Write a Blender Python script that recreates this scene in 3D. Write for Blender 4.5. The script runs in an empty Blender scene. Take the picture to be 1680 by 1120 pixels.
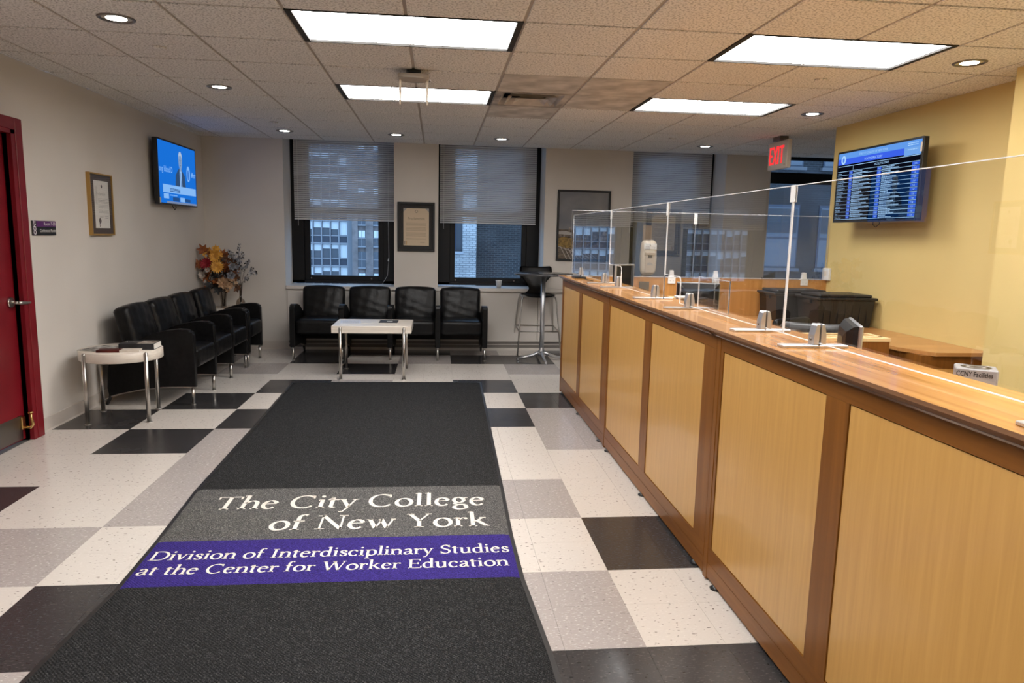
import bpy, bmesh, math, random
from mathutils import Vector, Matrix
random.seed(7)
PI = math.pi
col = bpy.context.scene.collection
sc = bpy.context.scene

# ------------------------------------------------------------------ camera, world, exposure
def make_camera():
    yaw, pitch, roll = .1066, .1481, .0223
    cy, sy, cp, sp, cr, sr = math.cos(yaw), math.sin(yaw), math.cos(pitch), math.sin(pitch), math.cos(roll), math.sin(roll)
    F = Vector((sy*cp, cy*cp, -sp)); r0 = Vector((cy, -sy, 0)); u0 = r0.cross(F)
    R = cr*r0 + sr*u0; U = -sr*r0 + cr*u0
    cam = bpy.data.cameras.new('camera'); o = bpy.data.objects.new('camera', cam); col.objects.link(o)
    m = Matrix((R, U, -F)).transposed().to_4x4(); m.translation = (0, 0, 1.4919)
    o.matrix_world = m
    cam.sensor_width = 36; cam.lens = 36*1167.95/1680; cam.clip_start = .05; cam.clip_end = 400
    sc.camera = o
make_camera()
world = bpy.data.worlds.new('world'); sc.world = world; world.use_nodes = True
_bg = world.node_tree.nodes['Background']
_bg.inputs[0].default_value = (.38, .63, 1.0, 1); _bg.inputs[1].default_value = 2.4
sc.view_settings.view_transform = 'Standard'; sc.view_settings.look = 'None'
sc.view_settings.exposure = 0.12; sc.view_settings.gamma = 1; sc.view_settings.use_curve_mapping = False
PANEL_LIGHT = 19.0       # radiance of the ceiling light panels
SPOT_LIGHT = 22.0       # radiance of the round downlights
sc.cycles.max_bounces = 8; sc.cycles.transparent_max_bounces = 16; sc.cycles.diffuse_bounces = 4
sc.cycles.glossy_bounces = 4; sc.cycles.sample_clamp_indirect = 4

# ------------------------------------------------------------------ materials
def srgb(r, g, b):
    f = lambda c: (c/255/12.92) if c/255 <= .04045 else ((c/255+.055)/1.055)**2.4
    return (f(r), f(g), f(b), 1)
class NT:
    def __init__(s, name):
        s.m = bpy.data.materials.new(name); s.m.use_nodes = True
        s.n = s.m.node_tree.nodes; s.l = s.m.node_tree.links
        s.b = s.n['Principled BSDF']
    def node(s, t, **k):
        n = s.n.new(t)
        for a, v in k.items():
            if a.startswith('i_'):
                n.inputs[a[2:].replace('_', ' ')].default_value = v
            else: setattr(n, a, v)
        return n
    def link(s, a, b): s.l.new(a, b)
def plain(name, c, rough=.5, metal=0, spec=.5, coat=0, emis=None, es=0):
    t = NT(name); b = t.b
    b.inputs['Base Color'].default_value = c if len(c) == 4 else (*c, 1)
    b.inputs['Roughness'].default_value = rough; b.inputs['Metallic'].default_value = metal
    b.inputs['Specular IOR Level'].default_value = spec; b.inputs['Coat Weight'].default_value = coat
    b.inputs['Coat Roughness'].default_value = .08
    if emis:
        b.inputs['Emission Color'].default_value = emis if len(emis) == 4 else (*emis, 1)
        b.inputs['Emission Strength'].default_value = es
    return t.m
def noisy(name, c1, c2, scale=(1, 1, 1), nscale=5, detail=4, rough=.5, metal=0, spec=.5, bump=0, bscale=None, coat=0, lo=.35, hi=.65, coord='Object', distort=0, dist=.01):
    t = NT(name); b = t.b
    tc = t.node('ShaderNodeTexCoord'); mp = t.node('ShaderNodeMapping')
    mp.inputs['Scale'].default_value = scale
    t.link(tc.outputs[coord], mp.inputs[0])
    n = t.node('ShaderNodeTexNoise'); n.inputs['Scale'].default_value = nscale; n.inputs['Detail'].default_value = detail
    n.inputs['Distortion'].default_value = distort
    t.link(mp.outputs[0], n.inputs['Vector'])
    r = t.node('ShaderNodeValToRGB'); r.color_ramp.elements[0].position = lo; r.color_ramp.elements[1].position = hi
    r.color_ramp.elements[0].color = (*c1[:3], 1); r.color_ramp.elements[1].color = (*c2[:3], 1)
    t.link(n.outputs[0], r.inputs[0]); t.link(r.outputs[0], b.inputs['Base Color'])
    b.inputs['Roughness'].default_value = rough; b.inputs['Metallic'].default_value = metal
    b.inputs['Specular IOR Level'].default_value = spec; b.inputs['Coat Weight'].default_value = coat
    b.inputs['Coat Roughness'].default_value = .06
    if bump:
        n2 = n
        if bscale:
            n2 = t.node('ShaderNodeTexNoise'); n2.inputs['Scale'].default_value = bscale; n2.inputs['Detail'].default_value = 3
            t.link(mp.outputs[0], n2.inputs['Vector'])
        bp = t.node('ShaderNodeBump'); bp.inputs['Strength'].default_value = bump; bp.inputs['Distance'].default_value = dist
        t.link(n2.outputs[0], bp.inputs['Height']); t.link(bp.outputs[0], b.inputs['Normal'])
    return t.m
def vct(name, base, fleck_dark, fleck_light, rough=.16):
    """vinyl composition tile: fine mottling with scattered elongated flecks"""
    t = NT(name); b = t.b
    g = t.node('ShaderNodeNewGeometry')
    mp = t.node('ShaderNodeMapping'); mp.inputs['Scale'].default_value = (42, 110, 60); t.link(g.outputs['Position'], mp.inputs[0])
    n = t.node('ShaderNodeTexNoise'); n.inputs['Scale'].default_value = 1; n.inputs['Detail'].default_value = 1; t.link(mp.outputs[0], n.inputs['Vector'])
    r1 = t.node('ShaderNodeValToRGB'); r1.color_ramp.elements[0].position = .285; r1.color_ramp.elements[1].position = .315
    r1.color_ramp.elements[0].color = (1, 1, 1, 1); r1.color_ramp.elements[1].color = (0, 0, 0, 1); t.link(n.outputs[0], r1.inputs[0])
    n2 = t.node('ShaderNodeTexNoise'); n2.inputs['Scale'].default_value = 1.4; n2.inputs['Detail'].default_value = 2; t.link(mp.outputs[0], n2.inputs['Vector'])
    r2 = t.node('ShaderNodeValToRGB'); r2.color_ramp.elements[0].position = .58; r2.color_ramp.elements[1].position = .70
    t.link(n2.outputs[0], r2.inputs[0])
    mx = t.node('ShaderNodeMix', data_type='RGBA'); mx.inputs[6].default_value = (*base, 1); mx.inputs[7].default_value = (*fleck_light, 1)
    t.link(r2.outputs[0], mx.inputs[0])
    mx2 = t.node('ShaderNodeMix', data_type='RGBA'); mx2.inputs[7].default_value = (*fleck_dark, 1)
    t.link(mx.outputs[2], mx2.inputs[6]); t.link(r1.outputs[0], mx2.inputs[0])
    # worn areas vary slowly across the floor
    n3 = t.node('ShaderNodeTexNoise'); n3.inputs['Scale'].default_value = 1.3; n3.inputs['Detail'].default_value = 5; t.link(g.outputs['Position'], n3.inputs['Vector'])
    r3 = t.node('ShaderNodeMapRange'); r3.inputs[1].default_value = .3; r3.inputs[2].default_value = .7
    r3.inputs[3].default_value = rough*.7; r3.inputs[4].default_value = rough*1.7
    t.link(n3.outputs[0], r3.inputs[0]); t.link(r3.outputs[0], b.inputs['Roughness'])
    t.link(mx2.outputs[2], b.inputs['Base Color'])
    bp = t.node('ShaderNodeBump'); bp.inputs['Strength'].default_value = .12; bp.inputs['Distance'].default_value = .004
    n4 = t.node('ShaderNodeTexNoise'); n4.inputs['Scale'].default_value = 9; t.link(g.outputs['Position'], n4.inputs['Vector'])
    t.link(n4.outputs[0], bp.inputs['Height']); t.link(bp.outputs[0], b.inputs['Normal'])
    return t.m
def wood(name, c1, c2, axis, rough=.35, coat=.0, scale=7, spec=.5):
    s = [28, 28, 28]; s[axis] = 1.3
    return noisy(name, c1, c2, scale=tuple(s), nscale=scale/7, detail=6, rough=rough, coat=coat, lo=.3, hi=.72, coord='Object', distort=.5, spec=spec)
def brick(name, c1, c2, mortar, scale=1.0, rough=.9):
    t = NT(name); b = t.b
    g = t.node('ShaderNodeNewGeometry'); sx = t.node('ShaderNodeSeparateXYZ'); cx = t.node('ShaderNodeCombineXYZ')
    t.link(g.outputs['Position'], sx.inputs[0]); t.link(sx.outputs[0], cx.inputs[0]); t.link(sx.outputs[2], cx.inputs[1])
    br = t.node('ShaderNodeTexBrick'); br.inputs['Scale'].default_value = scale
    br.inputs['Brick Width'].default_value = .24; br.inputs['Row Height'].default_value = .08; br.inputs['Mortar Size'].default_value = .012
    br.inputs['Color1'].default_value = (*c1, 1); br.inputs['Color2'].default_value = (*c2, 1); br.inputs['Mortar'].default_value = (*mortar, 1)
    t.link(cx.outputs[0], br.inputs[0])
    n = t.node('ShaderNodeTexNoise'); n.inputs['Scale'].default_value = .55; n.inputs['Detail'].default_value = 5; t.link(cx.outputs[0], n.inputs[0])
    mx = t.node('ShaderNodeMix', data_type='RGBA', blend_type='MULTIPLY'); mx.inputs[0].default_value = .8
    r = t.node('ShaderNodeValToRGB'); r.color_ramp.elements[0].position = .35; r.color_ramp.elements[1].position = .6
    r.color_ramp.elements[0].color = (.45, .45, .45, 1); r.color_ramp.elements[1].color = (1, 1, 1, 1)
    t.link(n.outputs[0], r.inputs[0]); t.link(br.outputs[0], mx.inputs[6]); t.link(r.outputs[0], mx.inputs[7])
    t.link(mx.outputs[2], b.inputs['Base Color']); b.inputs['Roughness'].default_value = rough
    return t.m
def clear(name, tint=(1, 1, 1), ior=1.45, rough=0.0, gain=1.0):
    t = NT(name); t.n.remove(t.b)
    out = t.n['Material Output']
    tr = t.node('ShaderNodeBsdfTransparent'); tr.inputs[0].default_value = (*tint, 1)
    gl = t.node('ShaderNodeBsdfGlossy'); gl.inputs['Roughness'].default_value = rough
    fr = t.node('ShaderNodeFresnel'); fr.inputs[0].default_value = ior
    # the fresnel node inverts the ior on back faces; feed it the outward side only
    g = t.node('ShaderNodeNewGeometry'); mm = t.node('ShaderNodeMath', operation='SUBTRACT'); mm.inputs[0].default_value = 1
    t.link(g.outputs['Backfacing'], mm.inputs[1])
    mu = t.node('ShaderNodeMath', operation='MULTIPLY'); t.link(fr.outputs[0], mu.inputs[0]); t.link(mm.outputs[0], mu.inputs[1])
    mg = t.node('ShaderNodeMath', operation='MULTIPLY'); mg.inputs[1].default_value = gain; mg.use_clamp = True
    t.link(mu.outputs[0], mg.inputs[0])
    mx = t.node('ShaderNodeMixShader'); t.link(mg.outputs[0], mx.inputs[0]); t.link(tr.outputs[0], mx.inputs[1]); t.link(gl.outputs[0], mx.inputs[2])
    t.link(mx.outputs[0], out.inputs[0])
    return t.m
def glow(name, c, s=1.0):
    t = NT(name); t.n.remove(t.b); e = t.node('ShaderNodeEmission'); e.inputs[0].default_value = c if len(c) == 4 else (*c, 1); e.inputs[1].default_value = s
    t.link(e.outputs[0], t.n['Material Output'].inputs[0]); return t.m

M = {}
M['wall'] = noisy('wall_paint', (.60, .56, .515), (.65, .61, .565), nscale=1.2, detail=2, rough=.75, bump=.25, bscale=180, dist=.002, coord='Object')
M['yellow'] = noisy('yellow_paint', (.65, .49, .19), (.70, .535, .215), nscale=1.0, detail=3, rough=.7, bump=.25, bscale=160, dist=.002)
M['tile'] = noisy('ceiling_tile', (.50, .482, .462), (.84, .818, .79), nscale=80, detail=4, rough=.95, bump=.5, bscale=110, lo=.40, hi=.50, dist=.004, coord='Object')
M['tile_dirty'] = noisy('dusty_ceiling_tile', (.36, .335, .31), (.66, .62, .58), nscale=5, detail=9, rough=.95, bump=.4, bscale=110, lo=.3, hi=.62, dist=.004)
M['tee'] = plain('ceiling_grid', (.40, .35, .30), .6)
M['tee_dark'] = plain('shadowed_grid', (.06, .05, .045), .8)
M['dark_gap'] = plain('dark_recess', (.02, .018, .016), .8)
M['slab'] = plain('plenum', (.12, .11, .10), .9)
M['trim_white'] = noisy('painted_sill', (.60, .565, .52), (.66, .62, .58), nscale=3, rough=.35)
M['grille'] = plain('grille_shadow', (.20, .18, .165), .6)
M['cove'] = noisy('cove_base', (.50, .455, .41), (.55, .50, .455), nscale=3, rough=.5)
M['vct_white'] = vct('vct_white', (.66, .61, .56), (.13, .10, .085), (.72, .68, .63))
M['vct_grey'] = vct('vct_grey', (.40, .36, .345), (.25, .22, .21), (.64, .60, .575))
M['vct_dark'] = vct('vct_charcoal', (.038, .036, .037), (.015, .015, .015), (.085, .08, .08), rough=.18)
M['grout'] = plain('subfloor', (.10, .09, .085), .8)
M['black_frame'] = plain('black_window_metal', (.006, .006, .007), .45, spec=.25)
M['glass'] = clear('window_glass', (.93, .96, .98), gain=.8)
M['acrylic'] = clear('clear_acrylic', (.965, .97, .975), 1.49, gain=1.6)
M['acrylic_edge'] = plain('painted_edge_light', (.93, .95, .98), .15)  # white paints in the light that glows in the clear sheets' edges
M['frame_glass'] = clear('frame_glass', (.97, .97, .97), gain=.8)
M['slat'] = plain('blind_slat', (.62, .62, .63), .3)
M['leather'] = noisy('black_leather', (.0025, .0025, .0028), (.006, .006, .0065), nscale=30, rough=.36, spec=.24, bump=.55, bscale=14, dist=.006)
M['steel'] = plain('brushed_steel', (.52, .50, .47), .28, metal=1)
M['steel_dark'] = plain('dark_steel', (.25, .23, .21), .35, metal=1)
M['alu'] = plain('grey_aluminium', (.62, .63, .65), .32, metal=.85)
M['maple'] = noisy('pale_laminate', (.70, .63, .545), (.80, .73, .645), scale=(1, 8, 30), nscale=3, rough=.3)
M['honey'] = wood('honey_veneer', (.54, .29, .078), (.62, .345, .10), 2, rough=.3, coat=.18, scale=14)
M['frame_wood'] = wood('cherry_frame', (.165, .058, .009), (.245, .092, .016), 2, rough=.36, coat=.06, spec=.25)
M['rail_wood'] = wood('cherry_rail', (.165, .058, .009), (.245, .092, .016), 1, rough=.36, coat=.06, spec=.25)
M['top_wood'] = wood('cherry_worktop', (.46, .20, .045), (.68, .33, .09), 1, rough=.22, coat=.3)
M['edge_wood'] = wood('worktop_edge', (.16, .075, .035), (.26, .13, .065), 1, rough=.25, coat=.5)
M['desk_wood'] = wood('desk_wood', (.42, .19, .060), (.55, .27, .09), 0, rough=.3, coat=.2)
M['part_wood'] = wood('partition_wood', (.46, .21, .055), (.57, .27, .078), 2, rough=.4)
M['pale_edge'] = plain('pale_plywood_edge', (.80, .58, .30), .4)
M['red'] = noisy('red_paint', (.15, .003, .008), (.19, .005, .012), nscale=3, rough=.4)
M['brass'] = plain('brass', (.75, .52, .22), .25, metal=1)
M['black'] = plain('black_plastic', (.012, .012, .013), .35)
M['black_matte'] = plain('matte_black', (.008, .008, .009), .6)
M['tote'] = plain('black_tote_plastic', (.014, .014, .015), .4)
M['white'] = plain('white_plastic', (.80, .79, .77), .4)
M['cream'] = plain('cream_plastic', (.72, .63, .52), .4)
M['paper'] = plain('paper', (.78, .75, .70), .8)
M['ink'] = plain('ink', (.10, .09, .09), .8)
M['grey_ink'] = plain('grey_ink', (.38, .36, .34), .8)
M['rubber'] = plain('mat_rubber', (.018, .017, .017), .38)
def mat_cloth(name, c1, c2, c3):
    t = NT(name); g = t.node('ShaderNodeNewGeometry')
    n = t.node('ShaderNodeTexNoise'); n.inputs['Scale'].default_value = 260; n.inputs['Detail'].default_value = 2; t.link(g.outputs[0], n.inputs[0])
    r = t.node('ShaderNodeValToRGB'); e = r.color_ramp.elements; e[0].position = .38; e[0].color = (*c1, 1); e[1].position = .55; e[1].color = (*c2, 1)
    x = e.new(.70); x.color = (*c3, 1)
    t.link(n.outputs[0], r.inputs[0]); t.link(r.outputs[0], t.b.inputs['Base Color'])
    w = t.node('ShaderNodeTexWave'); w.inputs['Scale'].default_value = 45; w.bands_direction = 'DIAGONAL'; t.link(g.outputs[0], w.inputs[0])
    mx = t.node('ShaderNodeMath', operation='ADD'); t.link(w.outputs['Fac'], mx.inputs[0]); t.link(n.outputs[0], mx.inputs[1])
    bp = t.node('ShaderNodeBump'); bp.inputs['Strength'].default_value = .6; bp.inputs['Distance'].default_value = .004
    t.link(mx.outputs[0], bp.inputs['Height']); t.link(bp.outputs[0], t.b.inputs['Normal'])
    t.b.inputs['Roughness'].default_value = .9; t.b.inputs['Specular IOR Level'].default_value = .25
    return t.m
M['mat_black'] = mat_cloth('mat_charcoal_pile', (.004, .004, .0045), (.012, .0125, .0135), (.09, .09, .092))
M['mat_grey'] = mat_cloth('mat_grey_pile', (.04, .04, .04), (.10, .098, .096), (.30, .29, .28))
M['mat_purple'] = mat_cloth('mat_purple_pile', (.018, .009, .11), (.037, .020, .20), (.065, .045, .30))
M['mat_letter'] = noisy('mat_letter_pile', (.66, .61, .55), (.80, .75, .69), nscale=160, rough=.9, coord='Object')
M['panel_glow'] = glow('light_diffuser', (1.0, .975, .945), PANEL_LIGHT)
M['spot_glow'] = glow('downlight_lamp', (1.0, .93, .84), SPOT_LIGHT)
M['spot_rim'] = plain('downlight_reflector', (.75, .72, .68), .2, metal=.9)
M['exit_red'] = glow('exit_red', (1.0, .045, .05), 1.0)
M['sign_grey'] = plain('exit_sign_housing', (.66, .60, .54), .5)

# ------------------------------------------------------------------ geometry helpers
class MB:
    """collects shapes and links them as one mesh object"""
    def __init__(s): s.bm = bmesh.new()
    def _mi(s, faces, mi):
        for f in faces: f.material_index = mi
    def box(s, x0, x1, y0, y1, z0, z1, mi=0, bev=0, mat=None, seg=1):
        v = [s.bm.verts.new(p) for p in ((x0, y0, z0), (x1, y0, z0), (x1, y1, z0), (x0, y1, z0), (x0, y0, z1), (x1, y0, z1), (x1, y1, z1), (x0, y1, z1))]
        fs = [s.bm.faces.new([v[i] for i in q]) for q in ((0, 3, 2, 1), (4, 5, 6, 7), (0, 1, 5, 4), (1, 2, 6, 5), (2, 3, 7, 6), (3, 0, 4, 7))]
        s._mi(fs, mi)
        if bev:
            r = bmesh.ops.bevel(s.bm, geom=list({e for f in fs for e in f.edges}), offset=bev, segments=seg, affect='EDGES', profile=.5)
            s._mi([f for f in r['faces']], mi)
            v = list({w for f in fs if f.is_valid for w in f.verts} | {w for f in r['faces'] for w in f.verts})
        if mat is not None: bmesh.ops.transform(s.bm, matrix=mat, verts=[w for w in v if w.is_valid])
        return s
    def prism(s, pts, axis, a, b, mi=0, bev=0):
        """pts: 2-D outline; extruded along axis ('x','y','z') from a to b"""
        def P(p, t): return {'x': (t, p[0], p[1]), 'y': (p[0], t, p[1]), 'z': (p[0], p[1], t)}[axis]
        v0 = [s.bm.verts.new(P(p, a)) for p in pts]; v1 = [s.bm.verts.new(P(p, b)) for p in pts]
        fs = [s.bm.faces.new(v0), s.bm.faces.new(v1)]; n = len(pts)
        for i in range(n): fs.append(s.bm.faces.new((v0[i], v0[(i+1) % n], v1[(i+1) % n], v1[i])))
        s._mi(fs, mi)
        if bev:
            ed = list(set(fs[0].edges) | set(fs[1].edges))
            r = bmesh.ops.bevel(s.bm, geom=ed, offset=bev, segments=2, affect='EDGES', profile=.5)
            s._mi(r['faces'], mi)
        return s
    def cyl(s, p0, p1, r0, r1=None, n=12, mi=0, cap=True):
        r1 = r0 if r1 is None else r1
        p0 = Vector(p0); p1 = Vector(p1); d = (p1-p0).normalized()
        a = d.orthogonal().normalized(); b = d.cross(a)
        v = [[s.bm.verts.new(p + (a*math.cos(2*PI*i/n) + b*math.sin(2*PI*i/n))*r) for i in range(n)] for p, r in ((p0, r0), (p1, r1))]
        fs = [s.bm.faces.new((v[0][i], v[0][(i+1) % n], v[1][(i+1) % n], v[1][i])) for i in range(n)]
        for f in fs: f.smooth = True
        if cap: fs += [s.bm.faces.new(v[0][::-1]), s.bm.faces.new(v[1])]
        s._mi(fs, mi); return s
    def tube(s, pts, r, n=8, mi=0):
        pts = [Vector(p) for p in pts]; rings = []; prev = None
        for i, p in enumerate(pts):
            d = (pts[min(i+1, len(pts)-1)] - pts[max(i-1, 0)]).normalized()
            a = d.orthogonal().normalized() if prev is None else (prev - d*prev.dot(d)).normalized()
            prev = a; b = d.cross(a); rr = r[i] if isinstance(r, (list, tuple)) else r
            rings.append([s.bm.verts.new(p + (a*math.cos(2*PI*k/n) + b*math.sin(2*PI*k/n))*rr) for k in range(n)])
        fs = []
        for q in range(len(rings)-1):
            for k in range(n): fs.append(s.bm.faces.new((rings[q][k], rings[q][(k+1) % n], rings[q+1][(k+1) % n], rings[q+1][k])))
        for f in fs: f.smooth = True
        fs += [s.bm.faces.new(rings[0][::-1]), s.bm.faces.new(rings[-1])]
        s._mi(fs, mi); return s
    def lathe(s, prof, c=(0, 0, 0), n=24, mi=0, smooth=True):
        """prof: (radius, z) list"""
        rings = []
        for r, z in prof: rings.append([s.bm.verts.new((c[0]+r*math.cos(2*PI*k/n), c[1]+r*math.sin(2*PI*k/n), c[2]+z)) for k in range(n)] if r > 1e-6 else [s.bm.verts.new((c[0], c[1], c[2]+z))])
        for a, b in zip(rings, rings[1:]):
            for k in range(n):
                q = [a[k % len(a)], a[(k+1) % len(a)], b[(k+1) % len(b)], b[k % len(b)]]
                u = []
                for w in q:
                    if w not in u: u.append(w)
                if len(u) > 2:
                    f = s.bm.faces.new(u); f.material_index = mi; f.smooth = smooth
        return s
    def poly(s, pts, mi=0):
        f = s.bm.faces.new([s.bm.verts.new(p) for p in pts]); f.material_index = mi; return s
    def cushion(s, c, h, r=.04, bulge=(0, 0, 0), n=14, wr=0, seed=0, mi=0, rot=None, warp=None):
        """rounded, slightly inflated and creased box; h = half sizes"""
        rnd = random.Random(seed); ph = [rnd.uniform(0, 6.28) for _ in range(6)]
        cache = {}
        def pt(u, v, w):
            key = (round(u, 4), round(v, 4), round(w, 4))
            if key in cache: return cache[key]
            p = Vector((u*h[0], v*h[1], w*h[2]))
            q = Vector([max(-h[i]+r, min(h[i]-r, p[i])) for i in range(3)])
            d = p-q
            if d.length > 1e-9: p = q + d.normalized()*r
            p = p + Vector((u*bulge[0]*(1-v*v)*(1-w*w), v*bulge[1]*(1-u*u)*(1-w*w), w*bulge[2]*(1-u*u)*(1-v*v)))
            if wr:
                k = wr*(math.sin(9*u+5*w+ph[0])*math.sin(7*w-4*u+ph[1]) + .6*math.sin(17*w+8*u*u+ph[2]) * math.cos(5*u+ph[3]))
                p = p + Vector((0, v*k, 0)) if abs(v) > .99 else p + Vector((0, 0, k*.4*(1 if w > 0 else -1)))
            if warp: p = warp(p)
            if rot: p = rot @ p
            cache[key] = s.bm.verts.new(p + Vector(c)); return cache[key]
        g = [-1 + 2*i/n for i in range(n+1)]
        g = [math.copysign(1-(1-abs(t))**1.0, t) for t in g]
        for ax in range(3):
            for sg in (-1, 1):
                for i in range(n):
                    for j in range(n):
                        q = []
                        for a, b in ((i, j), (i+1, j), (i+1, j+1), (i, j+1)):
                            t = [0, 0, 0]; t[ax] = sg; t[(ax+1) % 3] = g[a]; t[(ax+2) % 3] = g[b]
                            q.append(pt(*t))
                        if sg < 0: q = q[::-1]
                        f = s.bm.faces.new(q); f.smooth = True; f.material_index = mi
        return s
    def xf(s, m): bmesh.ops.transform(s.bm, matrix=m, verts=s.bm.verts[:]); return s
    def mesh(s, name, mats):
        bmesh.ops.recalc_face_normals(s.bm, faces=s.bm.faces[:])
        me = bpy.data.meshes.new(name); s.bm.to_mesh(me); s.bm.free()
        for m in (mats if isinstance(mats, (list, tuple)) else [mats]): me.materials.append(M[m] if isinstance(m, str) else m)
        return me
    def build(s, name, mats, parent=None, **k): return link(name, s.mesh(name, mats), parent, **k)
def link(name, me, parent=None, loc=None, label=None, kind=None, rotz=0):
    o = bpy.data.objects.new(name, me); col.objects.link(o)
    if parent: o.parent = parent
    if loc is not None: o.location = loc
    if rotz: o.rotation_euler = (0, 0, rotz)
    if label: o['label'] = label
    if kind: o['kind'] = kind
    return o
def tag(o, label, cat, group=None):
    o['label'] = label; o['category'] = cat
    if group: o['group'] = group
    return o
def thing(name, label, cat, loc=(0, 0, 0), rotz=0, group=None):
    o = bpy.data.objects.new(name, None); col.objects.link(o); o.empty_display_size = .1
    o.location = loc; o.rotation_euler = (0, 0, rotz)
    return tag(o, label, cat, group)
def struct(name, mb, mats, parent=None):
    o = mb.build(name, mats, parent)
    if parent is None: o['kind'] = 'structure'
    return o
def copy_tree(o, parent=None):
    c = o.copy(); col.objects.link(c); c.parent = parent
    for ch in [x for x in bpy.data.objects if x.parent == o]: copy_tree(ch, c)
    return c

# lettering: sans text from the built-in font as mesh
def text_bm(bm, s, size, org, right, up, align='LEFT', mi=0, sx=1.0, depth=.0, bold=0):
    cu = bpy.data.curves.new('lettering', 'FONT'); cu.body = s; cu.size = size; cu.align_x = align; cu.resolution_u = 2
    cu.extrude = depth; cu.offset = bold
    o = bpy.data.objects.new('lettering', cu); me = o.to_mesh()
    R = Vector(right).normalized(); U = Vector(up).normalized(); N = R.cross(U)
    base = len(bm.verts); vs = [bm.verts.new(Vector(org) + R*v.co.x*sx + U*v.co.y + N*v.co.z) for v in me.vertices]
    for p in me.polygons:
        try: f = bm.faces.new([vs[i] for i in p.vertices]); f.material_index = mi
        except ValueError: pass
    o.to_mesh_clear(); bpy.data.objects.remove(o); bpy.data.curves.remove(cu)

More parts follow.
